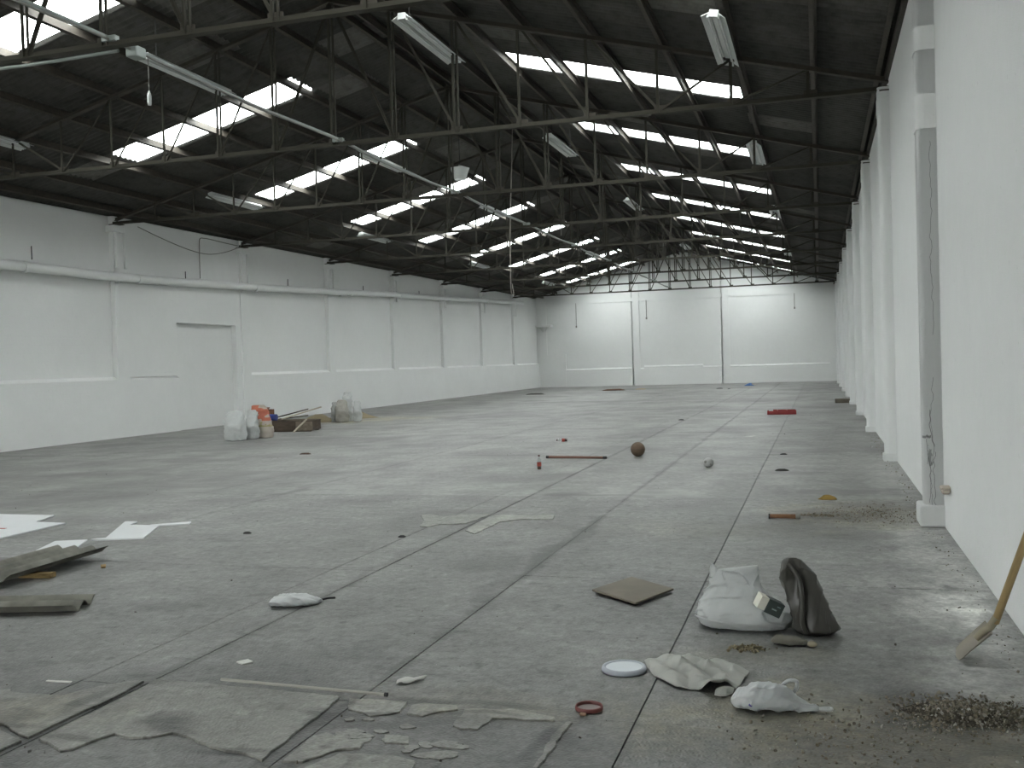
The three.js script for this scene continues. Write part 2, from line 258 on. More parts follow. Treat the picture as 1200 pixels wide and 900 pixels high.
// ---------------------------------------------------------------- floor: bed, slabs with open joints, broken screed
{
  const fl = structure('floor');
  mesh('bed', box(XL - .4, XR + .3, -.3, -.03, ZB - .3, ZE + .3), S({ name: 'dirt in joints', color: rgb(.09, .085, .07), roughness: 1 }), fl);
  const xs = [XL - .1, -14.2, -10.9, -8.1, -6.87, -3.87, -3.47, -2.23, -.84, XR + .05];
  const zs = [ZB, -1.5, 2.45, 4.52, 7.49, 12.0, 17.3, 22.55, 28.2, 34, 40, 48, 56, ZE + .1];
  const jw = [0, .0006, .0006, .0012, .0015, .0018, .0040, .0024, .0026, 0];
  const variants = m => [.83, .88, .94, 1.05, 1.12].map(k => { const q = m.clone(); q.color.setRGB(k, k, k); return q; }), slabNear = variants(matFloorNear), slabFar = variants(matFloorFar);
  for (let i = 0; i < xs.length - 1; i++) for (let j = 0; j < zs.length - 1; j++) {
    const near = xs[i] >= -8.15 && zs[j] > 2 && zs[j + 1] < 12.1;
    const wide = jw[i], wr = jw[i + 1];
    const Za = zs[j] + .002, Zb = zs[j + 1] - .002, dy = rr(-.003, 0);
    let g;
    if (near) {                                                        // chipped arrises on the slabs close by
      const ed = []; const n = Math.round((Zb - Za) / .12);
      for (let k = 0; k <= n; k++) ed.push([xs[i] + wide + rr(0, k % n ? wide * .8 : .0005), Za + (Zb - Za) * k / n]);
      for (let k = n; k >= 0; k--) ed.push([xs[i + 1] - wr - rr(0, k % n ? wr * .8 : .0005), Za + (Zb - Za) * k / n]);
      g = slabShape(ed.reverse(), .032, -.032 + dy);
    } else g = box(xs[i] + wide, xs[i + 1] - wr, -.032 + dy, dy, Za, Zb);
    const rowShade = clamp((j < 4 ? 0 : j < 5 ? 1 : 3) + Math.floor(rr(0, 1.9)) + (i === 8 && j < 5 ? 2 : 0), 0, 4);            // shade painted in by row, nearer slabs darker, plus random tone
    mesh('slab', floorUV(g, near ? NEAR : FAR), (near ? slabNear : slabFar)[rowShade], fl);
  }
  // thin raised layer of screed, broken away in the foreground
  const SC = {
    a: [[-4.6, 4.2], [-4.18, 4.27], [-4.13, 4.3], [-4.07, 4.25], [-3.92, 4.26], [-3.77, 4.27], [-3.74, 4.36], [-3.65, 4.48], [-3.55, 4.56], [-3.5, 4.56], [-3.485, 4.39], [-3.485, 4.17], [-3.5, 4.0], [-3.5, 3.85], [-3.5, 3.73], [-3.62, 3.78], [-3.75, 3.85], [-4.4, 3.95]],
    a2: [[-4.4, 3.9], [-3.75, 3.81], [-3.62, 3.75], [-3.5, 3.69], [-3.5, 3.5], [-4.2, 3.3]],
    b: [[-3.46, 4.6], [-3.24, 4.6], [-3.07, 4.59], [-2.68, 4.57], [-2.34, 4.55], [-2.31, 4.35], [-2.31, 4.07], [-2.29, 3.73], [-2.44, 3.79], [-2.56, 3.81], [-2.68, 3.85], [-2.83, 3.92], [-2.87, 3.93], [-2.94, 3.86], [-3.03, 3.83], [-3.13, 3.86], [-3.16, 3.8], [-3.18, 3.73], [-3.19, 3.66], [-3.23, 3.63], [-3.31, 3.67], [-3.44, 3.73], [-3.44, 3.91], [-3.43, 4.16], [-3.44, 4.45]],
    c: [[-2.28, 4.54], [-2.12, 4.55], [-1.97, 4.55], [-1.95, 4.41], [-1.99, 4.37], [-2.07, 4.32], [-2.12, 4.36], [-2.21, 4.39]],
    d: [[-1.93, 4.51], [-1.88, 4.55], [-1.71, 4.55], [-1.69, 4.5], [-1.8, 4.42], [-1.82, 4.38], [-1.91, 4.39]],
    e: [[-1.66, 4.51], [-1.44, 4.56], [-1.21, 4.5], [-1.2, 4.45], [-1.32, 4.43], [-1.4, 4.44], [-1.49, 4.42], [-1.51, 4.27], [-1.59, 4.26], [-1.64, 4.29]],
    f: [[-2.17, 4.08], [-2.07, 4.04], [-1.95, 4.01], [-1.94, 3.95], [-2.03, 3.91], [-2.11, 3.75], [-2.2, 3.74], [-2.21, 4.03]],
    g: [[-1.9, 4.12], [-1.78, 4.12], [-1.75, 4.04], [-1.86, 4.03]],
    h: [[-2.0, 3.87], [-1.76, 3.9], [-1.64, 3.86], [-1.58, 3.6], [-1.98, 3.5], [-2.07, 3.7]],
    m: [[-4.25, 10.34], [-4.16, 10.41], [-3.94, 10.25], [-3.82, 10.45], [-3.55, 10.5], [-3.49, 10.5], [-3.5, 10.06], [-3.55, 9.83], [-3.8, 9.75], [-3.87, 9.58], [-3.97, 9.62], [-4.07, 10.0]],
    n: [[-3.44, 10.3], [-3.34, 10.45], [-3.04, 10.42], [-2.76, 10.5], [-2.7, 10.2], [-3.05, 10.17], [-3.22, 9.98], [-3.23, 9.45], [-3.25, 9.25], [-3.4, 9.42], [-3.44, 9.9]],
    k: [[-1.145, 4.44], [-1.16, 4.3], [-1.155, 4.1], [-1.15, 3.9], [-1.13, 3.9], [-1.12, 4.1], [-1.125, 4.3], [-1.115, 4.44]],
  };
  const mScreed = matFloorNear.clone(); mScreed.name = 'pale screed'; mScreed.color.setRGB(1.42, 1.41, 1.34);
  for (const [k, pts] of Object.entries(SC)) {
    const g = slabShape(ragged(pts, .05, .008).reverse(), 'mn'.includes(k) ? .01 : 'cdeg'.includes(k) ? .011 : .013, -.004, .003); floorUV(g, NEAR);
    mesh('screed_patch', g, mScreed, fl);
  }
  for (let i = 0; i < 26; i++) {                                      // loose flakes along the broken edge
    const [x, z, r] = i < 14 ? [rr(-2.15, -1.75), rr(4.02, 4.3), rr(.02, .05)] : [rr(-1.75, -1.5), rr(3.88, 4.1), rr(.015, .045)];
    const n = 7, pts = []; for (let k = 0; k < n; k++) { const a = k / n * 6.283, q = r * rr(.6, 1.2); pts.push([x + q * Math.cos(a) * 1.5, z + q * Math.sin(a)]); }
    mesh('screed_flake', floorUV(slabShape(pts.reverse(), rr(.004, .009), -.002, .001), NEAR), mScreed, fl);
  }
}

// ---------------------------------------------------------------- walls
const pilZ = []; for (let k = -5; k <= 6; k++) pilZ.push(Z0 + k * BAY);
{
  const w = structure('wall_left'), top = 5.8, xo = XL - .4, D = .14;
  const zs = [ZB - .3, ...pilZ, ZE + .35];
  for (let i = 0; i < zs.length - 1; i++) {
    const a = zs[i] + (i ? .48 : 0), b = zs[i + 1], k = i - 6, d = k === 0 ? .035 : D;           // k = 0: the bay with the bricked-up doorway
    if (k === 0) {
      const da = 24.95, db = 28.03;
      mesh('panel', box(xo, XL - d, 1.58, top, a, da, 6), matWall, w); mesh('panel', box(xo, XL - d, 3.1, top, da, db, 6), matWall, w); mesh('panel', box(xo, XL - d, -.2, top, db, b, 6), matWall, w);
      mesh('sill', sillBox(xo, XL, 1.58, a, da), matWall, w);
      mesh('doorway_infill', box(xo, XL - .2, -.2, 3.1, da, db, 3), matPlaster, w);
    } else {
      mesh('panel', box(xo, XL - d, 1.58, top, a, b, 6), matWall, w); mesh('sill', sillBox(xo, XL, 1.58, a, b), matWall, w);
    }
    if (i) mesh('pilaster', box(xo, XL, -.2, top, zs[i], zs[i] + .48, 6), matWall, w);
    if (i) mesh('capital', box(XL - .3, XL + .14, 5.38, 5.55, zs[i] - .12, zs[i] + .3, 6), matWall, w);
    if (i) for (const q of [.05, .38]) mesh('post', box(XL - .02, XL + .06, 4.45, 5.4, zs[i] + q, zs[i] + q + .1, 6), matWall, w);
  }
  // slots above the pipe, drawn as thin dark bars
  for (const [z, y, h] of [[19.52, 4.42, .32], [25.45, 4.36, .24], [31.5, 4.55, .26], [37.6, 4.72, .24], [43.6, 4.9, .22]])
    mesh('slot', bar(P(XL - .085 + (z > 23 && z < 28 ? .065 : 0), y, z), P(XL - .085 + (z > 23 && z < 28 ? .065 : 0), y + h, z), 'O', .013), matDark, w);
}
{
  const w = structure('wall_right'), xo = XR + .35;
  mesh('panel', box(XR, xo, -.2, 5.9, ZB - .3, ZE + .4, 6), matWallSmooth, w);
  // rounded pilasters carrying the trusses, with collars and plinth
  const prof = (d, wd, r) => { const s = new THREE.Shape(); s.moveTo(.02, -wd / 2); s.lineTo(-d + r, -wd / 2); s.quadraticCurveTo(-d, -wd / 2, -d, -wd / 2 + r); s.lineTo(-d, wd / 2 - r); s.quadraticCurveTo(-d, wd / 2, -d + r, wd / 2); s.lineTo(.02, wd / 2); return s; };
  const round = (X, Z, d, wd, r, y0, y1, near) => {
    const g = new THREE.ExtrudeGeometry(prof(d, wd, r), { depth: y1 - y0, bevelEnabled: false, curveSegments: 8 }).rotateX(-Math.PI / 2).translate(X, y0, -Z);
    const p = g.attributes.position, uv = new Float32Array(p.count * 2);
    for (let i = 0; i < p.count; i++) { uv[2 * i] = near ? clamp((p.getX(i) - X + d) / d * .5 + (-p.getZ(i) < Z ? .5 : 0) * 1 - (-p.getZ(i) < Z ? 0 : 0)) : (p.getX(i) + p.getZ(i)) / 3; uv[2 * i + 1] = p.getY(i) / 6; }
    g.setAttribute('uv', new THREE.BufferAttribute(uv, 2)); return g;
  };
  for (const z of pilZ) {
    const near = Math.abs(z - 10.3) < .2, zc = z + .04, m = near ? matPilNear : matWallSmooth;
    if (z < -7.9) continue;
    mesh('pilaster', round(XR, zc, .17, .3, .085, 0, 5.62, near), m, w);
    for (const [y, h] of [[3.72, .32], [4.45, .22], [5.2, .25]]) mesh('collar', round(XR, zc, .178, .312, .09, y, y + h, false), matWallSmooth, w);
    mesh('plinth', near ? new RoundedBoxGeometry(.24, .2, .4, 2, .025).translate(XR - .1, .1, -zc + .02) : new RoundedBoxGeometry(.2, .12, .34, 2, .02).translate(XR - .09, .05, -zc), matPlaster, w);
    mesh('bearing', box(XR - .12, XR + .05, 5.5, 5.58, zc - .1, zc + .1, 6), matWall, w);
  }
  mesh('broken_bracket', mergeGeometries([boxUV(rbox(.09, .05, .16, .012).translate(XR - .03, .41, -9.75)), boxUV(rbox(.06, .035, .1, .01).translate(XR - .05, .4, -9.62)), boxUV(new THREE.CylinderGeometry(.012, .012, .16, 8).rotateX(Math.PI / 2).translate(XR - .07, .42, -9.72))]), S({ name: 'flaking stub', color: rgb(.42, .37, .31), roughness: .95 }), w);
  mesh('eave_plate', box(XR - .05, XR + .02, 5.74, 5.86, ZB, ZE, 1), matSteel, w);
}
{
  const w = structure('wall_far'), D = .09;
  const gable = (Za, Zb, y0, x0, x1) => {
    const s = new THREE.Shape(); s.moveTo(x0, y0); s.lineTo(x1, y0); s.lineTo(x1, roofY(x1) + .03); s.lineTo(RX, RY + .03); s.lineTo(x0, roofY(x0) + .03);
    return boxUV(new THREE.ExtrudeGeometry(s, { depth: Zb - Za, bevelEnabled: false }).translate(0, 0, -Zb), 6);
  };
  mesh('backing', gable(ZE + .24, ZE + .5, -.2, XL - .4, XR + .35), matWall, w);
  const bay = (x0, x1) => { const p = [[x0, -.2], [x1, -.2], [x1, roofY(x1) + .03]]; if (x0 < RX && x1 > RX) p.push([RX, RY + .03]); p.push([x0, roofY(x0) + .03]); return boxUV(new THREE.ExtrudeGeometry(new THREE.Shape(p.map(q => new THREE.Vector2(...q))), { depth: .2, bevelEnabled: false }).translate(0, 0, -ZE - D - .2), 6); };
  for (const [a, b] of [[XL - .4, -11.4], [-11.3, -5.8], [-5.7, XR + .35]]) mesh('panel', bay(a, b), matWall, w);
  for (const [a, b, h] of [[-15.75, -11.4, 1.05], [-11.3, -10.65, 1.0], [-10.65, -6.95, 1.14], [-6.95, -5.8, 1.03], [-5.7, XR, 1.03]]) mesh('sill', box(a, b, -.2, h, ZE, ZE + .2, 6), matWall, w), mesh('sill_slope', box(a, b, -.04, .0, 0, .15, 6).rotateX(.85).translate(0, h + .02, -ZE - .015), matWall, w);
  mesh('corner_block', box(XL, -15.75, 0, 2.12, ZE - .02, ZE + .2, 6), matWall, w);
  for (const x of [-11.3, -5.7]) mesh('pilaster', box(x, x + .4, 0, 6.6, ZE + .015, ZE + .2, 6), matWall, w);
  mesh('pilaster', box(.62, XR, 0, 5.6, ZE + .015, ZE + .2, 6), matWall, w);
  mesh('pilaster', box(XL, -17.0, 2.1, 5.7, ZE + .015, ZE + .2, 6), matWall, w);
  mesh('tie_beam', box(XL, XR, 5.35, 5.6, ZE + .04, ZE + .2, 6), matWall, w);
}
{ // end wall behind the camera, its loading door open
  const w = structure('wall_back'), s = new THREE.Shape(), x0 = XL - .4, x1 = XR + .35;
  [[x0, -.2], [DOOR[0], -.2], [DOOR[0], DOOR[2]], [DOOR[1], DOOR[2]], [DOOR[1], -.2], [x1, -.2], [x1, roofY(x1) + .03], [RX, RY + .03], [x0, roofY(x0) + .03]].forEach(([x, y], i) => i ? s.lineTo(x, y) : s.moveTo(x, y));
  mesh('panel', boxUV(new THREE.ExtrudeGeometry(s, { depth: .3, bevelEnabled: false }).translate(0, 0, -ZB), 6), matWall, w);
  const g = structure('ground'); mesh('yard', box(-40, 24, -.3, -.05, -60, ZB - .3, 1), S({ name: 'yard concrete', color: rgb(.3, .3, .28), roughness: .95 }), g);
}

// ---------------------------------------------------------------- roof: corrugated sheets row by row, translucent strips, ridge cap
const WAVES = 6, AMP = .024, SHW = BAY / 6;
function corrugated(len, over, thick = .006, waves = WAVES, wid = SHW, amp = AMP, nseg = 6) {
  const v = [], idx = [], n = waves * nseg, uv = [];
  for (let i = 0; i <= n; i++) for (const [s, t] of [[-over, 0], [len, 0], [-over, thick], [len, thick]]) { v.push(s, amp * Math.cos(i / nseg * 2 * Math.PI) + t, -wid * i / n); uv.push(s, wid * i / n); }
  for (let i = 0; i < n; i++) {
    const a = 4 * i, b = a + 4;
    idx.push(a, b, a + 1, a + 1, b, b + 1, a + 2, a + 3, b + 2, a + 3, b + 3, b + 2, a, a + 2, b, b, a + 2, b + 2, a + 1, b + 1, a + 3, b + 1, b + 3, a + 3);
  }
  const g = new THREE.BufferGeometry(); g.setAttribute('position', new THREE.Float32BufferAttribute(v, 3)); g.setAttribute('uv', new THREE.Float32BufferAttribute(uv, 2)); g.setIndex(idx);
  return toCreasedNormals(g, .9);
}
{
  const ceil = structure('ceiling'), LEN = PAN / CA, geo = corrugated(LEN, .09), geoEnd = corrugated(.62, .09);
  const paneGeo = (() => { const v = [], idx = [], n = WAVES * 6; for (let i = 0; i <= n; i++) for (const s of [0, LEN]) v.push(s, AMP * Math.cos(i / 6 * 2 * Math.PI), -SHW * i / n); for (let i = 0; i < n; i++) { const a = 2 * i; idx.push(a, a + 1, a + 2, a + 1, a + 3, a + 2); } const g = new THREE.BufferGeometry(); g.setAttribute('position', new THREE.Float32BufferAttribute(v, 3)); g.setIndex(idx); g.computeVertexNormals(); return g; })();
  const list = [], strips = {};
  camera.updateMatrixWorld(true); camera.updateProjectionMatrix();
  const q = new THREE.Vector3();
  const place = (side, r, Z) => {                                      // local +x runs down the slope
    const m = new THREE.Matrix4(), x = new THREE.Vector3(side * CA, -Math.sin(ANG), 0), y = new THREE.Vector3(side * Math.sin(ANG), CA, 0), z = new THREE.Vector3(0, 0, side);
    m.makeBasis(x, y, z);
    const X = RX + side * PAN * r; m.setPosition(X, roofY(X) + (r % 2 ? .004 : 0), -Z - (side < 0 ? SHW : 0)); return m;
  };
  for (let k = -6; k <= 6; k++) for (let j = 0; j < 6; j++) {
    const Z = Z0 + k * BAY - .26 + j * SHW; if (Z < ZB - .8 || Z > ZE + .3) continue;
    for (const side of [-1, 1]) for (let r = 0; r <= 8; r++) {
      const m = place(side, r, Z);
      if (j === 3 && r >= 2 && r <= 5 && k > -4) { (strips[`${k}/${side}`] ??= []).push(m); continue; }
      // share of the picture the sheet takes up
      const c = [0, LEN].flatMap(s => [0, -SHW].map(z => q.set(s, 0, z).applyMatrix4(m).clone()));
      let vis = c.every(p => -p.z > 3), area = 0;
      if (vis) { const s = c.map(p => p.clone().project(camera)); vis = s.some(p => Math.abs(p.x) < 1 && Math.abs(p.y) < 1); const [a, b, d, e] = s; area = Math.abs((b.x - a.x) * (d.y - a.y) - (d.x - a.x) * (b.y - a.y)); }
      const t = rnd(), f = fbm(Z * .31 + side * 40, r * .9 + 7, 3);
      list.push({ m, r, area: vis ? area : 0, tone: t > .93 ? 3 : clamp(Math.floor((f - .28) * 6 + t * .9), 0, 2) });
    }
  }
  list.sort((a, b) => b.area - a.area);
  const rest = [];
  list.forEach((s, i) => {
    if (i < 300 && s.r < 8) { const o = mesh('roof_sheet', geo, matSheet[s.tone], ceil); s.m.decompose(o.position, o.quaternion, o.scale); }
    else { const g = (s.r < 8 ? geo : geoEnd).clone().applyMatrix4(s.m), t = sheetTone[s.tone], n = g.attributes.position.count, c = new Float32Array(n * 3); for (let k = 0; k < n; k++) { c[3 * k] = t; c[3 * k + 1] = t * .985; c[3 * k + 2] = t * .93; } g.setAttribute('color', new THREE.BufferAttribute(c, 3)); rest.push(g); }
  });
  const o = mesh('roof_sheets', mergeGeometries(rest), matSheetAll, ceil); o.userData.kind = 'stuff';
  const cap = new THREE.Shape(); [[-.3, -.035], [0, .06], [.3, -.035], [.3, -.025], [0, .075], [-.3, -.025]].forEach(([x, y], i) => i ? cap.lineTo(x, y) : cap.moveTo(x, y));
  mesh('ridge_cap', new THREE.ExtrudeGeometry(cap, { depth: ZE - ZB + .6, bevelEnabled: false }).translate(RX, RY + .01, -ZE - .3), matSheet[1], ceil);
  let n = 0;
  for (const key of Object.keys(strips).sort((a, b) => parseInt(a) - parseInt(b))) {
    const win = structure(`window_${++n}`);
    for (const m of strips[key]) { const p = mesh('pane', paneGeo, matSkylight, win); m.decompose(p.position, p.quaternion, p.scale); p.castShadow = false; }
    const side = Math.sign(+key.split('/')[1]), Xm = RX + side * PAN * 4, l = new THREE.RectAreaLight(scene.background.clone(), SKYLIGHT, PAN * 4 / CA - .1, SHW - .06);
    l.name = 'skylight'; l.position.set(Xm + side * Math.sin(ANG) * .06, roofY(Xm) + .06, strips[key][0].elements[14] + (side < 0 ? .5 : -.5) * SHW); l.lookAt(l.position.x - side * Math.sin(ANG), l.position.y - CA, l.position.z); scene.add(l);
  }
}
// ---------------------------------------------------------------- purlins and trusses
const ORD = ['first', 'second', 'third', 'fourth', 'fifth', 'sixth', 'seventh', 'eighth', 'ninth'];
for (const side of [-1, 1]) for (let r = 0; r <= 8; r++) {
  const X = RX + side * (PAN * r + (r ? 0 : .12)) - (r === 8 ? side * .22 : 0), y = roofY(X) - .032 - .15;
  const s = section('C', .07, .15, .012);
  const g = new THREE.ExtrudeGeometry(s, { depth: ZE - ZB + .3, bevelEnabled: false });
  if (side < 0) g.scale(-1, 1, 1);
  g.rotateZ(-side * ANG).translate(X, y, -ZE - .1); boxUV(g, .5);
  if (side < 0) { const p = g.attributes.position.array, n = g.attributes.normal.array, u = g.attributes.uv.array; for (let i = 0; i < p.length; i += 9) { for (let q = 0; q < 3; q++) { [p[i + q], p[i + 3 + q]] = [p[i + 3 + q], p[i + q]]; } } for (let i = 0; i < u.length; i += 6) for (let q = 0; q < 2; q++) [u[i + q], u[i + 2 + q]] = [u[i + 2 + q], u[i + q]]; g.computeVertexNormals(); }
  tag(mesh('purlin', g, matSteel), `dark steel roof purlin on the ${side < 0 ? 'left' : 'right'} slope, ${r ? ORD[r - 1] + ' below the ridge purlin' : 'along the ridge'}`, 'purlin', 'roof purlins');
}
function makeTruss() {
  const t = thing('roof_truss', '', 'roof truss', P(0, 0, 0), 'roof trusses'), V = (X, y) => P(X, y, 0), H = 8 * PAN;
  const topY = X => roofY(X) - .24;
  mesh('bottom_chord', bar(V(RX - H - .2, HC), V(RX + H + .12, HC), 'T', .12, .075, .012), matSteelPale, t);
  for (const s of [-1, 1]) mesh('top_chord', bar(V(RX + s * (H + .1), topY(RX + s * (H + .1)) - .02), V(RX, topY(RX) - .02), 'T', .12, .08, .012), matSteel, t);
  for (let i = -7; i <= 7; i++) {
    const X = RX + i * PAN;
    mesh('vertical', bar(V(X - .015, HC + .01), V(X - .015, topY(X) + .02), 'L', .05, .04, .008), matSteelPale, t);
    if (Math.abs(i) < 3) mesh('vertical', bar(V(X + .055, HC + .01), V(X + .055, topY(X) + .02), 'L', .04, .04, .008), matSteelPale, t);
    mesh('gusset', new THREE.BoxGeometry(.2, .12, .008).translate(X, HC + .07, 0), matSteel, t);
  }
  for (const s of [-1, 1]) for (let i = 0; i < 8; i++) {
    const [a, b] = i < 5 ? [i, i + 1] : [i + 1, i];                    // top panel point, bottom panel point
    if (a >= 8) continue;
    const A = RX + s * a * PAN, C = RX + s * b * PAN;
    mesh('diagonal', bar(V(A, topY(A)), V(C + (s * a > s * b ? .03 : -.03), HC + .04), 'L', .045, .04, .008), matSteelPale, t);
  }
  for (const s of [-1, 1]) mesh('bearing_plate', new THREE.BoxGeometry(.3, .02, .25).translate(RX + s * (H - (s > 0 ? .02 : -.08)), HC - .012, 0), matSteel, t);
  return t;
}
{
  const first = makeTruss(); let n = 0;
  for (let k = -2; k <= 6; k++) {
    const t = n ? first.clone() : first; if (n) { t.name = numbered('roof_truss'); scene.add(t); }
    t.position.z = -(Z0 + k * BAY);
    t.userData = { label: n === 0 ? 'steel roof truss nearest the camera, its chord cut off by the picture top' : n === 8 ? 'last steel roof truss, standing out against the far white wall' : `steel roof truss of thin angle bars, ${ORD[n]} from the camera`, category: 'roof truss', group: 'roof trusses' };
    n++;
  }
}
// ---------------------------------------------------------------- pipes, conduits, cables
{
  const pts = [[10, 4.05], [18.35, 4.2], [22.4, 4.2], [28.3, 4.34], [35.2, 4.56], [40.1, 4.74], [46.3, 4.92], [52.2, 5.1], [58.2, 5.3], [60, 5.34]];
  const t = thing('drain_pipe', 'long white painted drain pipe sloping along the left wall', 'pipe');
  mesh('pipe', tube(pts.map(([z, y]) => P(XL + .13, y, z)), .115, 80, 12), matPipe, t);
  for (let i = 1; i < 9; i++) { const [z, y] = pts[i]; mesh('collar', new THREE.CylinderGeometry(.13, .13, .12, 14).rotateX(Math.PI / 2).translate(XL + .13, y, -z - .7), matPipe, t); mesh('bracket', box(XL + .005, XL + .13, y - .15, y - .11, z - .03, z + .03), matPipe, t); }
}
{
  const t = thing('conduit', 'pale galvanised conduit running the length of the hall on the truss chords', 'conduit'), pts = [];
  for (let z = 3; z <= 58; z += 1.5) pts.push(P(RX + .06 + .03 * Math.sin(z * 1.7), HC + .13 - .05 * Math.abs(Math.sin((z - Z0) / BAY * Math.PI)), z));
  mesh('pipe', tube(pts, .03, 160, 8), matGalv, t);
  mesh('cable', tube(pts.map((p, i) => p.clone().add(new THREE.Vector3(.07 + .02 * Math.sin(i), -.03 - .03 * Math.abs(Math.sin(i * 1.3)), 0))), .016, 160, 6), matGreyWire, t);
  for (let k = -2; k <= 5; k++) mesh('clamp', rbox(.2, .07, .09, .012).translate(RX + .08, HC + .1, -(Z0 + k * BAY)), matGalv, t);
  mesh('junction_box', rbox(.16, .14, .2, .02).translate(RX + .1, HC + .06, -10.75), matGalv, t);
}
tag(mesh('branch_conduit', tube([P(RX, HC + .04, 10.55), P(-9.6, HC + .02, 10.55), P(-11.4, HC + .05, 10.5), P(-17, HC + .03, 10.4)], .022, 30, 8), matGalv), 'thin pale conduit branching left beside the nearest truss chord', 'conduit');
tag(mesh('loose_cable', tube([P(XL + .18, 5.6, 23.1), P(XL + .16, 5.38, 24.3), P(XL + .15, 5.2, 25.6), P(XL + .15, 5.18, 26.4), P(XL + .15, 5.35, 27.4), P(XL + .15, 5.6, 28.2)], .012, 40, 6), matGreyWire), 'dark cable sagging on the left wall above the bricked-up doorway', 'cable');
tag(mesh('wall_conduit', tube([P(XL + .03, 4.44, 26.1), P(XL + .03, 5.3, 26.12), P(XL + .03, 5.62, 26.16), P(XL + .03, 5.66, 26.4), P(XL + .03, 5.64, 27.4), P(XL + .03, 5.62, 28.2)], .014, 50, 6), matGreyWire), 'thin grey conduit rising from the drain pipe and turning right on the left wall', 'conduit');
for (const [x, y0, y1, l] of [[-15, 3.88, 5.4, 'nearest the left corner'], [-10.43, 4.24, 5.4, 'left of the middle'], [-1.37, 4.5, 5.4, 'near the right corner']]) {
  const t = thing('switch_conduit', `thin grey conduit hanging down the far wall ${l}`, 'conduit', P(x, y0, ZE + .05), 'conduits on the far wall');
  mesh('pipe', new THREE.CylinderGeometry(.018, .018, y1 - y0, 8).translate(0, (y1 - y0) / 2, 0), matGreyWire, t); mesh('switch_box', rbox(.09, .12, .05, .01), matGreyWire, t);
}
{
  const t = thing('corner_shelf', 'small white concrete shelf in the far left corner', 'shelf', P(-17.1, 4.0, ZE - .15));
  mesh('slab', new RoundedBoxGeometry(1.05, .16, .6, 2, .02), matWall, t); mesh('corbel', new THREE.CylinderGeometry(.32, .06, .32, 4, 1).rotateY(Math.PI / 4).translate(-.05, -.24, .05), matWall, t);
}
tag(mesh('hanging_rope', tube([P(RX + .16, 8.13, 26.9), P(RX + .1, 7.0, 26.9), P(RX + .02, 5.6, 26.9), P(RX - .02, 4.2, 26.9), P(RX, 3.55, 26.9), P(RX + .05, 3.5, 26.9), P(RX + .02, 3.85, 26.9)], .014, 60, 6), S({ name: 'pale rope', color: rgb(.3, .28, .25), roughness: .9 })), 'long pale rope hanging from the ridge, knotted at its end', 'rope');
tag(mesh('hanging_rod', bar(P(RX - .3, 6.0, 34), P(RX - .3, 7.9, 34), 'O', .014), matGreyWire), 'thin rod hanging from the ridge in the middle of the hall', 'rod');

// ---------------------------------------------------------------- fluorescent fittings, all switched off
function makeFitting(long = 2.44) {
  const t = thing('fluorescent_fitting', '', 'light fitting', P(0, 0, 0), 'fluorescent fittings'), L = long;
  const s = new THREE.Shape(); [[-.17, -.05], [-.165, -.055], [-.06, .0], [-.045, .035], [.045, .035], [.06, .0], [.165, -.055], [.17, -.05], [.065, .012], [.05, .05], [-.05, .05], [-.065, .012]].forEach(([x, y], i) => i ? s.lineTo(x, y) : s.moveTo(x, y));
  mesh('reflector', new THREE.ExtrudeGeometry(s, { depth: L, bevelEnabled: false }).translate(0, 0, -L), matWhiteMetal, t);
  const gear = mesh('gear_tray', rbox(.07, .05, L * .98, .01).translate(0, .012, -L / 2), matWhiteMetal, t);
  for (const x of [-.075, .075]) { const tb = mesh('fluorescent_tube', new THREE.CylinderGeometry(.019, .019, L - .1, 10).rotateX(Math.PI / 2).translate(x, -.04, -L / 2), matTube, t); for (const z of [-.035, -L + .035]) mesh('lamp_holder', rbox(.03, .06, .03, .005).translate(x, -.03, z), matWhiteMetal, tb); }
  mesh('end_cap', rbox(.13, .1, .02, .008).translate(0, .0, -.005), matWhiteMetal, t); mesh('end_cap', rbox(.13, .1, .02, .008).translate(0, .0, -L + .005), matWhiteMetal, t);
  return t;
}
{
  const f0 = makeFitting(); let n = 0;
  const rows = [
    [-15.05, 6.28, 'low on the left slope', [14.2, 23.0, 32.0, 43.6, 56.3]],
    [-10.42, 6.85, 'left of the ridge', [14.2, 22.5, 31.6, 47.4]],
    [-5.95, 6.97, 'right of the ridge', [14.35, 23.1, 33.3, 47.4]],
    [-1.27, 6.33, 'low on the right slope', [14.1, 22.9, 33.0, 46.7]],
  ];
  const OR = ['nearest', 'second nearest', 'third', 'fourth', 'fifth'];
  for (const [x, y, w, zs] of rows) zs.forEach((z, i) => {
    const t = n++ ? f0.clone() : f0; if (n > 1) { t.name = numbered('fluorescent_fitting'); scene.add(t); }
    t.position.copy(P(x, y, z)); t.rotation.z = x < -13 ? .2 : x > -3 ? -.2 : 0;
    t.userData = { label: `switched-off white fluorescent fitting hanging ${w}, ${OR[i]} in its row`, category: 'light fitting', group: 'fluorescent fittings' };
    for (const q of [.3, 2.14]) { const yt = roofY(x) - .2 - y; mesh('hanger', new THREE.CylinderGeometry(.007, .007, yt - .03, 6).translate(0, .03 + (yt - .03) / 2, -q), matDark, t); }
  });
}
{
  const t = thing('pull_switch', 'small white pull switch dangling on a cord under a fitting at upper left', 'switch', P(-10.44, 6.14, 14.3));
  mesh('cord', new THREE.CylinderGeometry(.006, .006, .62, 6).translate(0, .46, 0), matGreyWire, t); mesh('body', new THREE.LatheGeometry([[0, -.07], [.028, -.07], [.034, -.03], [.034, .08], [.026, .12], [.016, .14], [.016, .16], [0, .16]].map(p => new THREE.Vector2(...p)), 16), matWhiteMetal, t);
}
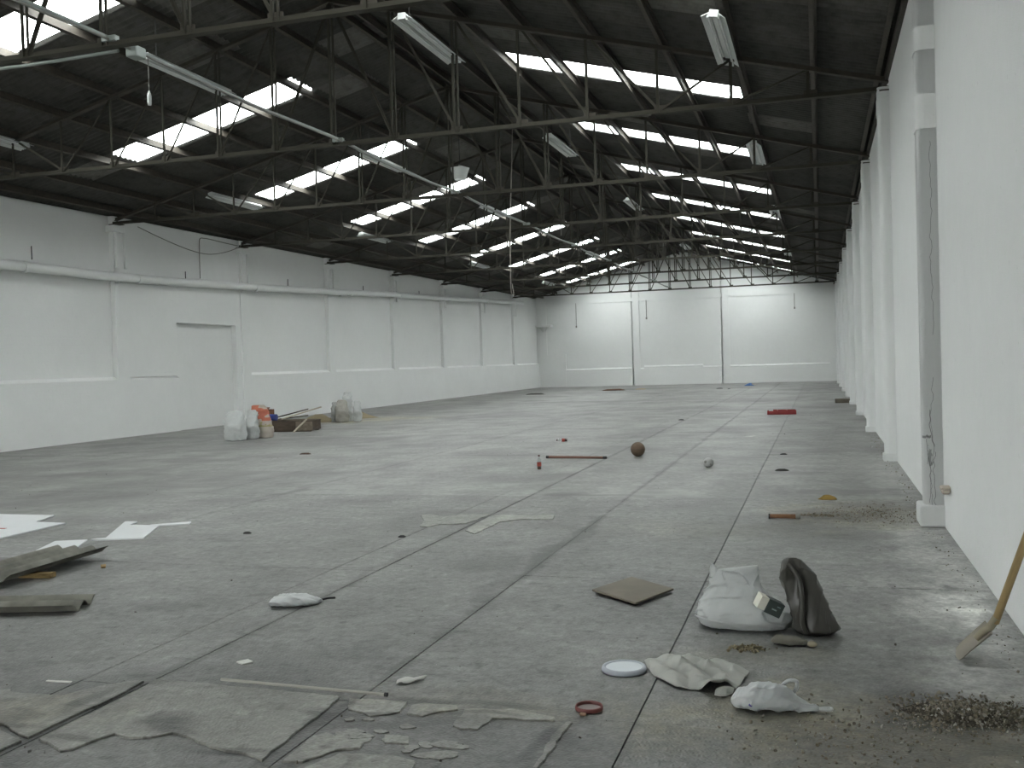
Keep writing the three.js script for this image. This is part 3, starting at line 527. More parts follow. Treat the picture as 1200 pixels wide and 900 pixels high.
{
  const t = thing('floodlight', 'white box floodlight hanging on a wire below the ridge', 'light fitting', P(RX, 6.22, 22.9));
  mesh('housing', new THREE.CylinderGeometry(.24, .14, .28, 4, 1).rotateY(.55), matWhiteMetal, t); mesh('lens', new THREE.BoxGeometry(.19, .02, .19).rotateY(.55 + Math.PI / 4).translate(0, -.15, 0), matTube, t);
  mesh('wire', new THREE.CylinderGeometry(.008, .008, 1.7, 6).translate(0, .99, 0), matDark, t); mesh('gland', new THREE.CylinderGeometry(.03, .05, .07, 10).translate(0, .17, 0), matGreyWire, t);
}
// ---------------------------------------------------------------- sacks and bags
const weave = tex(256, 256, (u, v, c) => grey(c, .5 + .25 * Math.sin(u * 2 * Math.PI * 48) * Math.sin(v * 2 * Math.PI * 48) + .4 * (tfbm(u, v, 8, 4, 3) - .5)), false); weave.repeat.set(3, 3);
const sackTex = (r, g, b, d = .2) => tex(256, 256, (u, v, c) => { const a = 1 - d / 2 + d * (tfbm(u, v, 5, 5, 8) - .5) * 2; c[0] = r * a; c[1] = g * a; c[2] = b * a; });
const matSackW = S({ name: 'white woven plastic', map: sackTex(.57, .59, .58, .12), bumpMap: weave, bumpScale: .006, roughness: .7 });
const matSackDull = S({ name: 'dusty woven plastic', map: sackTex(.47, .48, .46, .3), bumpMap: weave, bumpScale: .008, roughness: .85 });
const matPlastic = new THREE.MeshPhysicalMaterial({ name: 'thin white plastic', color: rgb(.58, .6, .6), roughness: .35, transmission: .25, thickness: 0, side: THREE.DoubleSide });
const R3 = (cx, cy, cz, ax, bz, n = 2.6, tilt = 0) => ({ c: [cx, cy, cz], a: [ax, tilt, 0], b: [0, 0, -bz], n });
{ // lying white sack
  const t = thing('plastic_sack', 'full white woven sack lying beside the dark bag in the right foreground', 'sack', P(-.48, 0, 6.32));
  mesh('body', loft([R3(0, .002, 0, .2, .12, 2.6), R3(0, .012, .0, .265, .165, 2.8), R3(.005, .06, .0, .292, .19, 2.8), R3(.0, .11, -.01, .27, .175, 2.6), R3(-.035, .17, -.04, .2, .12, 2.5), R3(-.055, .235, -.06, .165, .075, 2.6, .005), R3(-.055, .29, -.07, .15, .045, 3, .01), R3(-.055, .325, -.075, .148, .022, 3, .018), R3(-.055, .335, -.077, .145, .008, 3, .02)].reverse(), 110, 10, .017, 11, .002, 1, 1.1), matSackW, t);
  mesh('seam', tube([P(-.285, .07, -.105), P(-.2, .062, -.175), P(0, .05, -.205), P(.2, .05, -.165), P(.285, .07, -.08)], .006, 30, 6), matSackW, t);
  mesh('corner', loft([R3(-.165, .27, -.07, .045, .03, 2), R3(-.182, .325, -.075, .026, .015, 2), R3(-.195, .358, -.075, .006, .004, 2)].reverse(), 12, 4, .004, 30), matSackW, t);
}
{ // dark bag
  const m = S({ name: 'dark grey plastic', color: rgb(.052, .050, .042), roughness: .42 });
  const t = thing('dark_bag', 'dark olive-black plastic bag standing against the white sack', 'bag', P(-.068, 0, 6.2));
  mesh('body', loft([R3(.005, .002, .0, .1, .07, 2.6), R3(.005, .03, .0, .128, .09, 2.6), R3(-.005, .09, .0, .122, .085, 2.6), R3(-.035, .18, .0, .112, .072, 2.5), R3(-.068, .28, .0, .1, .06, 2.5), R3(-.095, .37, .0, .083, .048, 2.4), R3(-.11, .425, .0, .062, .03, 2.2), R3(-.115, .445, .0, .03, .012, 2)].reverse(), 96, 10, .017, 14, .002, .35, 1.2), m, t);
  mesh('fold', tube([P(-.13, .42, -.05), P(-.075, .33, -.075), P(-.06, .2, -.095), P(-.06, .08, -.1), P(-.04, .02, -.09)], .014, 30, 8), m, t);
  mesh('loose_flap', loft([R3(-.17, .012, -.06, .01, .02, 2), R3(-.1, .02, -.08, .07, .05, 2), R3(-.05, .015, -.09, .06, .05, 2), R3(0, .01, -.09, .02, .03, 2)].map((r) => r), 20, 4, .006, 20, .002), m, t);
}
{ // dark box with pale end
  const t = thing('small_box', 'small dark green box with a pale end on the white sack', 'box', P(-.3, .165, 6.13));
  mesh('carton', rbox(.105, .085, .09, .004), S({ name: 'dark green card', color: rgb(.045, .06, .055), roughness: .6 }), t);
  mesh('pale_end', rbox(.05, .08, .085, .004).translate(-.075, .003, 0), S({ name: 'white paper', color: rgb(.7, .69, .6), roughness: .9 }), t);
  mesh('label', new THREE.BoxGeometry(.03, .008, .002).translate(.0, -.005, .046), S({ name: 'pale print', color: rgb(.3, .36, .35) }), t);
  mesh('label', new THREE.BoxGeometry(.022, .006, .002).translate(.02, .018, .046), S({ name: 'pale print', color: rgb(.22, .28, .28) }), t);
  t.rotation.set(.1, .35, -.5);
}
// cloth laid between two edges (west to east), thin and wrinkled
function cloth(A, B, n, m, height, thick = .006) {
  const pick = (L, t) => { const q = t * (L.length - 1), i = Math.min(Math.floor(q), L.length - 2), f = q - i; return [L[i][0] + (L[i + 1][0] - L[i][0]) * f, L[i][1] + (L[i + 1][1] - L[i][1]) * f]; };
  const v = [], idx = [], uv = [], W = n + 1;
  for (const dy of [thick, 0]) for (let j = 0; j <= m; j++) for (let i = 0; i <= n; i++) {
    const a = pick(A, i / n), b = pick(B, i / n), f = j / m, X = a[0] + (b[0] - a[0]) * f, Z = a[1] + (b[1] - a[1]) * f;
    v.push(X, Math.max(0.001, height(i / n, f, X, Z)) + dy, -Z); uv.push(X, Z);
  }
  const o = W * (m + 1);
  for (let j = 0; j < m; j++) for (let i = 0; i < n; i++) { const a = j * W + i, b = a + 1, c = a + W, d = c + 1; idx.push(a, c, b, b, c, d, o + a, o + b, o + c, o + b, o + d, o + c); }
  for (let i = 0; i < n; i++) for (const j of [0, m]) { const a = j * W + i, b = a + 1; idx.push(...(j ? [a, o + a, b, b, o + a, o + b] : [a, b, o + a, b, o + b, o + a])); }
  for (let j = 0; j < m; j++) for (const i of [0, n]) { const a = j * W + i, b = a + W; idx.push(...(i ? [a, b, o + a, b, o + b, o + a] : [a, o + a, b, b, o + a, o + b])); }
  const g = new THREE.BufferGeometry(); g.setAttribute('position', new THREE.Float32BufferAttribute(v, 3)); g.setAttribute('uv', new THREE.Float32BufferAttribute(uv, 2)); g.setIndex(idx); return toCreasedNormals(g, .8);
}
{
  const h = (u, f, X, Z) => {
    const hump = Math.sin(Math.PI * clamp(u * .96 + .02)) * Math.sin(Math.PI * clamp(f * .85 + .12));
    const wr = (fbm(X * 9 + 4, Z * 14, 3) - .5) * .05 + .012 * Math.sin((X + Z * .6) * 46 + 3 * fbm(X * 5, Z * 5, 2));
    const lip = .055 * sstep(.7, 1, f) * sstep(.62, .78, u) * sstep(1.0, .9, u);
    return .004 + .034 * hump + .014 * Math.pow(1 - Math.abs(2 * fbm(X * 7 + 20, Z * 5 + X * 3, 2) - 1), 6) * (.2 + hump) + wr * (.35 + .65 * hump) * sstep(0, .1, u) + lip + .02 * sstep(.55, 1, u) * (1 - f) * sstep(1, .85, u);
  };
  const m = S({ name: 'off-white woven cloth', map: sackTex(.49, .495, .455, .18), bumpMap: weave, bumpScale: .004, roughness: .85 });
  const t = thing('empty_sack', 'empty off-white sack crumpled flat on the floor next to the bucket lid', 'sack');
  mesh('cloth', cloth([[-.95, 5.44], [-.89, 5.5], [-.75, 5.55], [-.62, 5.5], [-.5, 5.42], [-.385, 5.35]], [[-.915, 5.32], [-.86, 5.2], [-.72, 5.02], [-.62, 5.02], [-.53, 4.97], [-.43, 5.06]], 72, 44, h), m, t);
  mesh('hem', cloth([[-.52, 5.02], [-.49, 5.03], [-.46, 5.05], [-.44, 5.1]], [[-.525, 4.95], [-.5, 4.94], [-.47, 4.95], [-.44, 5.0]], 16, 10, (u, f) => .004 + .028 * Math.sin(Math.PI * f) * Math.sin(Math.PI * clamp(u * .8 + .15))), m, t);
}
{ // carrier bag with handles
  const t = thing('carrier_bag', 'small white plastic carrier bag with a purple mark and loose handles', 'bag', P(-.22, 0, 4.82));
  const S3 = (x, y, z, hy, hz) => ({ c: [x, y, z], a: [0, hy, 0], b: [0, 0, hz], n: 2.3 });
  mesh('body', loft([S3(-.215, .03, 0, .012, .012), S3(-.19, .036, .0, .034, .05), S3(-.13, .048, .0, .05, .082), S3(-.05, .06, .0, .058, .085), S3(.03, .05, .0, .05, .07), S3(.09, .032, .0, .03, .05), S3(.14, .02, .0, .018, .03), S3(.18, .014, .0, .012, .018)], 64, 10, .011, 20, .002), matPlastic, t);
  const sm = matPlastic;
  mesh('handle', tube([P(.17, .014, 0), P(.2, .018, -.012), P(.235, .02, -.015), P(.235, .018, .012), P(.2, .016, .012), P(.17, .012, .004)], .008, 40, 8).scale(1, 1, 1), sm, t);
  mesh('handle', tube([P(.01, .095, .03), P(.05, .13, .03), P(.085, .128, .03), P(.08, .09, .03), P(.05, .06, .03)], .009, 40, 8), sm, t);
  mesh('knot', loft([S3(.15, .016, 0, .01, .012), S3(.165, .018, 0, .016, .02), S3(.185, .014, 0, .008, .012)], 16, 4, .004, 40), sm, t);
  mesh('print', new THREE.SphereGeometry(.014, 12, 8).scale(1, .6, .35).translate(-.115, .04, .081), S({ name: 'purple ink', color: rgb(.10, .08, .3), roughness: .6 }), t);
}
{ // plastic sheet further left
  const t = thing('plastic_bag', 'empty white plastic bag lying on a floor joint left of the middle', 'bag');
  mesh('film', loft([{ c: [-3.72, .02, -6.28], a: [0, .012, 0], b: [0, 0, .02], n: 2 }, { c: [-3.69, .032, -6.28], a: [0, .03, 0], b: [0, 0, .1], n: 2.4 }, { c: [-3.58, .035, -6.3], a: [0, .034, 0], b: [0, 0, .12], n: 2.4 }, { c: [-3.46, .026, -6.33], a: [0, .025, 0], b: [0, 0, .09], n: 2.2 }, { c: [-3.4, .014, -6.37], a: [0, .01, 0], b: [0, 0, .04], n: 2 }], 64, 12, .014, 18, .002), matPlastic, t);
  mesh('twisted_end', tube([P(-3.44, .012, 6.37), P(-3.38, .02, 6.45), P(-3.35, .012, 6.5)], .007, 12, 6), matDark, t);
}
// ---------------------------------------------------------------- lids, board, scraps
{
  const t = thing('bucket_lid', 'round white bucket lid with a blue-grey rim tucked under the empty sack', 'lid', P(-1.03, 0, 5.27));
  mesh('disc', new THREE.CylinderGeometry(.098, .1, .012, 40).translate(0, .014, 0), S({ name: 'white plastic', color: rgb(.72, .77, .8), roughness: .4 }), t);
  mesh('rim', new THREE.LatheGeometry([[.094, .0], [.118, .0], [.12, .012], [.114, .024], [.103, .026], [.097, .021], [.094, .012]].map(p => new THREE.Vector2(...p)), 48), S({ name: 'blue-grey plastic', color: rgb(.42, .45, .5), roughness: .45 }), t);
}
{
  const t = thing('jar_lid', 'small red lid lying upside down near the picture bottom', 'lid', P(-1.08, 0, 4.64));
  mesh('rim', new THREE.LatheGeometry([[.056, .0], [.063, .0], [.066, .005], [.066, .018], [.063, .022], [.060, .018], [.059, .006]].map(p => new THREE.Vector2(...p)), 40), S({ name: 'red enamel', color: rgb(.2, .06, .055), roughness: .5 }), t);
  mesh('inside', new THREE.CylinderGeometry(.056, .056, .004, 36).translate(0, .005, 0), S({ name: 'pink lining', color: rgb(.3, .25, .24), roughness: .7 }), t);
  mesh('chip', rbox(.03, .012, .02, .004).translate(-.01, .006, .085), S({ name: 'tan chip', color: rgb(.4, .27, .18), roughness: .9 }), t);
}
{
  const t = thing('brown_board', 'square sheet of brown hardboard lying flat on the floor', 'board');
  mesh('sheet', boxUV(slabShape([[-1.58, 6.99], [-1.21, 6.65], [-1.02, 7.11], [-1.38, 7.45]], .012, .016, .001), 1), S({ name: 'hardboard', map: sackTex(.21, .185, .145, .25), roughness: .8 }), t);
  mesh('batten', boxUV(slabShape([[-1.53, 7.0], [-1.28, 6.76], [-1.14, 7.1], [-1.38, 7.36]], .016, 0), 1), S({ name: 'dark edge', color: rgb(.07, .03, .02), roughness: .9 }), t);
}
const matBoardW = S({ name: 'white foam board', map: sackTex(.64, .655, .66, .05), roughness: .7 });
for (const [pts, l] of [
  [[[-9.8, 9.9], [-9.45, 9.84], [-8.72, 9.84], [-8.55, 9.36], [-8.12, 9.33], [-8.09, 8.35], [-9.6, 8.3]], 'large torn white foam board at the left picture edge'],
  [[[-7.14, 7.8], [-7.34, 8.28], [-7.05, 8.4], [-6.8, 7.92]], 'four-sided white foam board nearest the corrugated sheets'],
  [[[-7.03, 8.43], [-6.93, 8.52], [-7.46, 9.5], [-7.32, 9.53], [-7.24, 9.3], [-6.86, 9.3], [-6.51, 8.56], [-6.93, 8.42]], 'L-shaped white foam board in the middle of the three'],
  [[[-6.86, 9.31], [-7.0, 9.33], [-6.66, 9.58], [-6.6, 9.45]], 'narrow offcut of white foam board pointing right'],
]) tag(mesh('foam_board', boxUV(slabShape(pts.slice().reverse(), .014, 0, .002), 1), matBoardW), l, 'board', 'white foam boards');
tag(mesh('red_scrap', boxUV(slabShape(ragged([[-8.6, 8.86], [-8.52, 8.86], [-8.52, 8.9], [-8.6, 8.9]], .02, .004).reverse(), .003, .0145), 1), S({ color: rgb(.4, .1, .09), roughness: .8 })), 'tiny red scrap lying on the large white board', 'scrap');
const matPaper = S({ name: 'paper', color: rgb(.7, .7, .66), roughness: .9 });
tag(mesh('torn_paper', cloth([[-2.15, 4.86], [-2.1, 4.9], [-2.02, 4.93]], [[-2.14, 4.8], [-2.1, 4.8], [-2.03, 4.87]], 14, 8, (u, f) => .003 + .012 * Math.abs(Math.sin(u * 5 + f * 3)), .002), matPaper), 'torn scrap of white paper in the foreground beside a seam', 'paper');
tag(mesh('white_chip', boxUV(slabShape([[-3.2, 4.98], [-3.14, 4.95], [-3.1, 5.0], [-3.16, 5.04]].reverse(), .008, 0, .002), 1), matPaper), 'small white chip left of the foreground seam', 'scrap');
tag(mesh('white_sliver', boxUV(slabShape([[-4.05, 4.46], [-3.9, 4.47], [-3.9, 4.485], [-4.05, 4.475]].reverse(), .006, 0, .001), 1), matPaper), 'thin white sliver on the floor at lower left', 'scrap');
{
  const t = thing('metal_rod', 'long thin pale batten lying across the foreground joints', 'batten');
  mesh('bar', bar(P(-3.07, .022, 4.63), P(-2.1, .022, 4.58), 'O', .008), S({ name: 'pale wood', color: rgb(.4, .39, .34), roughness: .8 }), t); mesh('dark_tip', bar(P(-2.105, .022, 4.58), P(-2.09, .022, 4.579), 'O', .011), matDark, t);
}
// ---------------------------------------------------------------- broken corrugated sheets and wood at the left edge
const matAsb = S({ name: 'weathered asbestos cement', map: sackTex(.30, .295, .25, .5), bumpMap: texGrit, bumpScale: .006, roughness: .95 });
function looseSheet(name, label, len, waves, pos, turn, tiltx, tiltz) {
  const g = corrugated(len, 0, .009, waves, .177 * waves, .026, 8); const o = mesh(name, g, matAsb); o.position.copy(pos); o.rotation.set(tiltx, turn, tiltz, 'YXZ');
  return tag(o, label, 'roof sheet', 'loose corrugated sheets');
}
looseSheet('corrugated_sheet', 'broken grey corrugated sheet nearest the camera at the left edge, wave profile at its end', 1.2, 2, P(-6.15, .028, 5.46), .26, 0, 0);
looseSheet('corrugated_sheet', 'grey corrugated sheet propped on a wooden block behind the nearest one', 1.25, 3, P(-6.12, .07, 6.40), 1.63, .0, .004);
looseSheet('corrugated_sheet', 'grey corrugated sheet underneath the propped sheet at the left edge', .85, 3, P(-6.78, .028, 6.2), 1.5, 0, 0);
{
  const t = tag(mesh('wood_block', rbox(.3, .042, .08, .006).translate(0, .021, 0), S({ name: 'raw yellow wood', map: sackTex(.34, .24, .1, .4), roughness: .85 })), 'yellowish wooden block under the propped corrugated sheet', 'wood'); t.position.copy(P(-6.22, 0, 6.8)); t.rotation.y = .1;
}
// ---------------------------------------------------------------- shovel leaning on the right wall
{
  const t = thing('shovel', 'square-mouthed shovel with wooden handle leaning on the right wall', 'shovel');
  const tip = P(.668, .012, 5.84), sock = P(.845, .17, 5.83), topP = P(1.05, .93, 5.58);
  const z = sock.clone().sub(tip).normalize(), side = new THREE.Vector3(0, 0, 0).crossVectors(z, new THREE.Vector3(-.66, .75, .0)).normalize(), nrm = side.clone().cross(z).normalize();
  const L = .232, W = .116, v = [], idx = [], n = 12, m = 10;
  for (const th of [0, .004]) for (let j = 0; j <= m; j++) for (let i = 0; i <= n; i++) {
    const u = i / n * 2 - 1, f = j / m, w = W * (1 - .12 * Math.pow(1 - f, 3) * 0 - (f < .12 ? (0.12 - f) * Math.abs(u) * 1.2 : 0));
    const lift = .024 * Math.pow(Math.abs(u), 4) * (.3 + .7 * f);
    const p = tip.clone().addScaledVector(z, f * L + (f < .12 ? .02 * u * u : 0)).addScaledVector(side, u * w).addScaledVector(nrm, -lift * -1 + th);
    v.push(p.x, p.y, p.z);
  }
  const o = (n + 1) * (m + 1);
  for (let j = 0; j < m; j++) for (let i = 0; i < n; i++) { const a = j * (n + 1) + i, b = a + 1, c = a + n + 1, d = c + 1; idx.push(a, b, c, b, d, c, o + a, o + c, o + b, o + b, o + c, o + d); }
  for (let i = 0; i < n; i++) for (const j of [0, m]) { const a = j * (n + 1) + i, b = a + 1; idx.push(a, o + a, b, b, o + a, o + b); }
  for (let j = 0; j < m; j++) for (const i of [0, n]) { const a = j * (n + 1) + i, b = a + n + 1; idx.push(a, o + a, b, b, o + a, o + b); }
  const g = new THREE.BufferGeometry(); g.setAttribute('position', new THREE.Float32BufferAttribute(v, 3)); g.setIndex(idx); g.computeVertexNormals(); boxUV(g, .3);
  const yMin = Math.min(...v.filter((_, i) => i % 3 === 1)); t.position.y = -yMin + .001;
  mesh('blade', g, S({ name: 'dusty worn steel', map: sackTex(.36, .325, .265, .5), roughness: .75, metalness: .15, side: THREE.DoubleSide }), t);
  const bs = tip.clone().addScaledVector(z, L * .62).addScaledVector(nrm, .012);
  mesh('socket', new THREE.TubeGeometry(new THREE.CatmullRomCurve3([bs, tip.clone().addScaledVector(z, L * .88).addScaledVector(nrm, .022), sock.clone().addScaledVector(nrm, .02), sock.clone().lerp(topP, .1)]), 20, .0215, 10), S({ name: 'dull steel', color: rgb(.27, .24, .17), roughness: .7 }), t);
  mesh('handle', new THREE.TubeGeometry(new THREE.CatmullRomCurve3([sock.clone().lerp(topP, .06), sock.clone().lerp(topP, .5), topP]), 12, .0205, 12), S({ name: 'varnished ash', map: sackTex(.36, .255, .115, .35), roughness: .55 }), t);
}
// ---------------------------------------------------------------- balls, bottles, stick and far litter
{
  const t = thing('basketball', 'brown worn basketball standing alone in the middle of the floor', 'ball', P(-2.99, 0, 17.05));
  mesh('ball', new THREE.SphereGeometry(.122, 32, 20).translate(0, .122, 0), S({ name: 'brown rubber', map: sackTex(.155, .105, .07, .3), roughness: .75 }), t);
  for (const [rx, ry] of [[0, 0], [Math.PI / 2, 0], [Math.PI / 2, Math.PI / 2]]) mesh('seam', new THREE.TorusGeometry(.1215, .0022, 6, 48).rotateX(rx).rotateY(ry + .6).translate(0, .122, 0), matDark, t);
}
{
  const t = thing('deflated_ball', 'small whitish scuffed ball right of the brown basketball', 'ball', P(-1.63, 0, 15.35));
  mesh('ball', loft([[0, .004, .03], [0, .02, .058], [0, .05, .073], [0, .085, .074], [0, .115, .06], [0, .135, .036], [0, .143, .006]].map(([x, y, r]) => R3(x, y, 0, r, r, 2)).reverse(), 24, 4, .003, 20), S({ name: 'scuffed leather', map: sackTex(.55, .55, .53, .45), roughness: .85 }), t);
  mesh('patch', new THREE.SphereGeometry(.024, 10, 8).scale(1, 1, .3).translate(-.03, .085, .066), matGreyWire, t); mesh('patch', new THREE.SphereGeometry(.02, 10, 8).scale(1, 1, .3).translate(.035, .05, .062), matGreyWire, t);
}
const bottleProf = [[0, 0], [.03, 0], [.034, .008], [.034, .05], [.03, .07], [.034, .09], [.034, .135], [.026, .165], [.014, .19], [.0125, .205], [0, .205]];
const matPET = new THREE.MeshPhysicalMaterial({ name: 'clear plastic', color: rgb(.9, .92, .92), transmission: 1, thickness: 0, roughness: .08, ior: 1.45 });
function bottle(label, pos, lie) {
  const t = thing('soda_bottle', label, 'bottle', pos, 'soda bottles');
  mesh('body', new THREE.LatheGeometry(bottleProf.map(p => new THREE.Vector2(...p)), 20), matPET, t);
  mesh('drink', new THREE.CylinderGeometry(.031, .030, .05, 18).translate(0, .028, 0), S({ name: 'brown drink', color: rgb(.06, .02, .012), roughness: .3 }), t);
  mesh('label_band', new THREE.CylinderGeometry(.0345, .0345, .06, 20, 1, true).translate(0, .08, 0), S({ name: 'red label', color: rgb(.3, .045, .03), roughness: .6, side: THREE.DoubleSide }), t);
  mesh('cap', new THREE.CylinderGeometry(.0155, .0155, .02, 14).translate(0, .212, 0), S({ name: 'dark red cap', color: rgb(.08, .02, .018), roughness: .5 }), t);
  if (lie) { t.rotation.set(0, .15, Math.PI / 2); t.position.y = .0355; }
  return t;
}
bottle('small soda bottle with red label standing upright left of the stick', P(-4.17, 0, 15.0));
bottle('soda bottle with red label lying on its side behind the stick', P(-5.0, 0, 20.2), true);
{
  const t = thing('stick', 'thin reddish wooden stick lying left of the basketball', 'stick');
  mesh('shaft', bar(P(-4.47, .024, 16.72), P(-3.5, .024, 16.6), 'O', .021), S({ name: 'reddish wood', map: sackTex(.2, .1, .07, .4), roughness: .8 }), t);
  mesh('worn_end', bar(P(-4.52, .024, 16.726), P(-4.47, .024, 16.72), 'O', .023), matDark, t); mesh('worn_end', bar(P(-3.5, .024, 16.6), P(-3.44, .024, 16.593), 'O', .023), matDark, t);
}
{
  const t = thing('red_crate_piece', 'broken red plastic crate side lying far back on the floor', 'crate piece', P(-1.03, 0, 29.1));
  const m = S({ name: 'faded red plastic', map: sackTex(.3, .03, .028, .4), roughness: .6 });
  mesh('side', rbox(.78, .1, .03, .008).translate(0, .05, .12), m, t); mesh('side', rbox(.6, .13, .03, .008).translate(.06, .065, -.12), m, t); mesh('base', rbox(.76, .03, .26, .008).translate(0, .015, 0), m, t);
  for (const x of [-.37, -.12, .13, .37]) mesh('rib', rbox(.03, .12, .25, .006).translate(x, .06, 0), m, t);
}
{
  const t = thing('wood_stub', 'short brown wooden handle stub left of the debris by the pilaster', 'wood', P(-.38, 0, 10.5));
  mesh('shaft', new THREE.CylinderGeometry(.021, .024, .27, 12).rotateZ(Math.PI / 2).translate(0, .026, 0), S({ name: 'orange-brown wood', map: sackTex(.24, .12, .055, .4), roughness: .8 }), t); mesh('ferrule', new THREE.CylinderGeometry(.03, .03, .045, 12).rotateZ(Math.PI / 2).translate(.14, .03, 0), matGreyWire, t); mesh('dark_end', new THREE.CylinderGeometry(.025, .025, .015, 12).rotateZ(Math.PI / 2).translate(-.14, .026, 0), matDark, t);
}
tag(mesh('ochre_heap', loft([R3(.06, .001, -11.95, .1, .06, 2), R3(.06, .03, -11.95, .075, .045, 2), R3(.05, .052, -11.95, .03, .02, 2)].reverse(), 20, 4, .012, 25, .001), S({ name: 'ochre dirt', color: rgb(.27, .18, .05), roughness: 1 })), 'little heap of ochre dirt left of the cracked pilaster', 'dirt heap');
tag(mesh('wood_beam_end', boxUV(rbox(.5, .14, .3, .012).translate(.72, .07, -35.4)), S({ name: 'grey wood', map: sackTex(.16, .14, .11, .4), roughness: .9 })), 'dark wooden block lying against the right wall far back', 'wood');
tag(mesh('blue_rag', loft([R3(-3.75, .002, -57.6, .28, .16, 2), R3(-3.75, .08, -57.6, .16, .1, 2), R3(-3.72, .15, -57.6, .04, .03, 2)].reverse(), 18, 4, .05, 6, .002), S({ name: 'blue cloth', color: rgb(.08, .17, .4), roughness: .9 })), 'crumpled blue rag near the far wall', 'rag');
for (const [x, z, w, d, c, l, n] of [[-5.0, 53.5, .34, .12, [.03, .03, .035], 'dark offcut on the floor in front of the blue rag', 'dark_offcut'], [-4.45, 52.6, .14, .14, [.03, .03, .05], 'small dark lump beside the dark offcut far back', 'dark_lump'], [-10.7, 54, 1.3, .2, [.16, .09, .06], 'thin brown plank lying near the far wall', 'plank'], [-9.4, 55, .6, .25, [.4, .33, .22], 'pale cardboard piece near the far wall', 'cardboard'], [-14, 50, 1.0, .15, [.1, .1, .09], 'dark strip of litter far back on the left', 'litter_strip'], [-3.55, 27, .16, .1, [.06, .06, .06], 'small dark scrap behind the basketball', 'dark_scrap'], [-.6, 17.3, .12, .08, [.05, .05, .05], 'dark scrap right of the small whitish ball', 'dark_scrap'], [-.55, 14.9, .2, .1, [.05, .05, .045], 'dark crumpled scrap near the right floor joint', 'dark_scrap'], [-9.6, 17.6, .24, .1, [.09, .06, .045], 'brown scrap on the floor left of the sacks', 'brown_scrap'], [-3.9, 9.0, .08, .05, [.05, .05, .05], 'small dark crumb behind the plastic bag', 'dark_scrap'], [-5.6, 9.0, .09, .06, [.04, .04, .035], 'small dark crumb right of the foam boards', 'dark_scrap']])
  tag(mesh(n, loft([R3(x, .001, -z, w / 2, d / 2, 3), R3(x, .008 + w * .03, -z, w / 2.3, d / 2.5, 3), R3(x + .02 * w, .014 + w * .06, -z, w / 4, d / 4, 2)].reverse(), 16, 3, w * .06, 20, .001), S({ color: rgb(...c), roughness: .9 })), l, n === 'plank' ? 'plank' : 'scrap');
tag(mesh('yellow_splinter', boxUV(slabShape([[-6.0, 7.3], [-5.93, 7.22], [-5.9, 7.24], [-5.97, 7.33]].reverse(), .012, 0, .002), 1), S({ name: 'raw wood', color: rgb(.3, .2, .08), roughness: .9 })), 'yellow wood splinter right of the propped corrugated sheet', 'wood');

// ---------------------------------------------------------------- heap of sacks and timber by the left wall
const tallSack = (name, label, X, Z, w, d, h, m, lean, turn, group) => {
  const t = thing(name, label, 'sack', P(X, 0, Z), group), a = w / 2, b = d / 2;
  mesh('body', loft([R3(0, .002, 0, a * .8, b * .8, 3), R3(0, .03, 0, a, b, 3.2), R3(0, h * .3, 0, a * 1.06, b * 1.08, 3), R3(lean * .4, h * .6, 0, a * 1.02, b, 2.8), R3(lean * .8, h * .84, 0, a * .93, b * .6, 2.8), R3(lean, h * .95, 0, a * .9, b * .25, 3), R3(lean, h, 0, a * .86, b * .08, 3)].reverse(), 56, 6, .03, 9, .002), m, t);
  mesh('mouth', loft([R3(lean, h * .96, 0, a * .8, b * .2, 2.6), R3(lean * 1.05, h * 1.03, 0, a * .8, b * .12, 2.6), R3(lean * 1.05, h * 1.07, 0, a * .6, b * .05, 2.6)].reverse(), 20, 3, .015, 18), m, t);
  t.rotation.y = turn; return t;
};
const texRed = tex(256, 256, (u, v, c) => { const y = v * 1.0, s = tfbm(u, v, 8, 4, 3); const red = (y > .42 && y < .8 && tileN(u, v * 1.0, 9, 2) > .32); const olive = y > .28 && y < .4 && s > .45; if (red) { c[0] = .42; c[1] = .13; c[2] = .08; } else if (olive) { c[0] = .28; c[1] = .26; c[2] = .12; } else { c[0] = .40; c[1] = .36; c[2] = .31; } const a = .8 + .4 * s; c[0] *= a; c[1] *= a; c[2] *= a; });
tallSack('cement_sack', 'wide white woven sack, leftmost of the three by the doorway', -13.38, 21.15, .56, .3, .66, matSackW, .0, -.2, 'sacks by the bricked-up doorway');
tallSack('cement_sack', 'narrow white sack between the wide sack and the red printed one', -13.22, 21.62, .3, .26, .66, matSackW, .01, .1, 'sacks by the bricked-up doorway');
tallSack('cement_sack', 'upright paper sack with red print at the right of the white sacks', -13.12, 21.98, .44, .3, .76, S({ name: 'red printed paper', map: texRed, roughness: .85 }), -.1, .2, 'sacks by the bricked-up doorway');
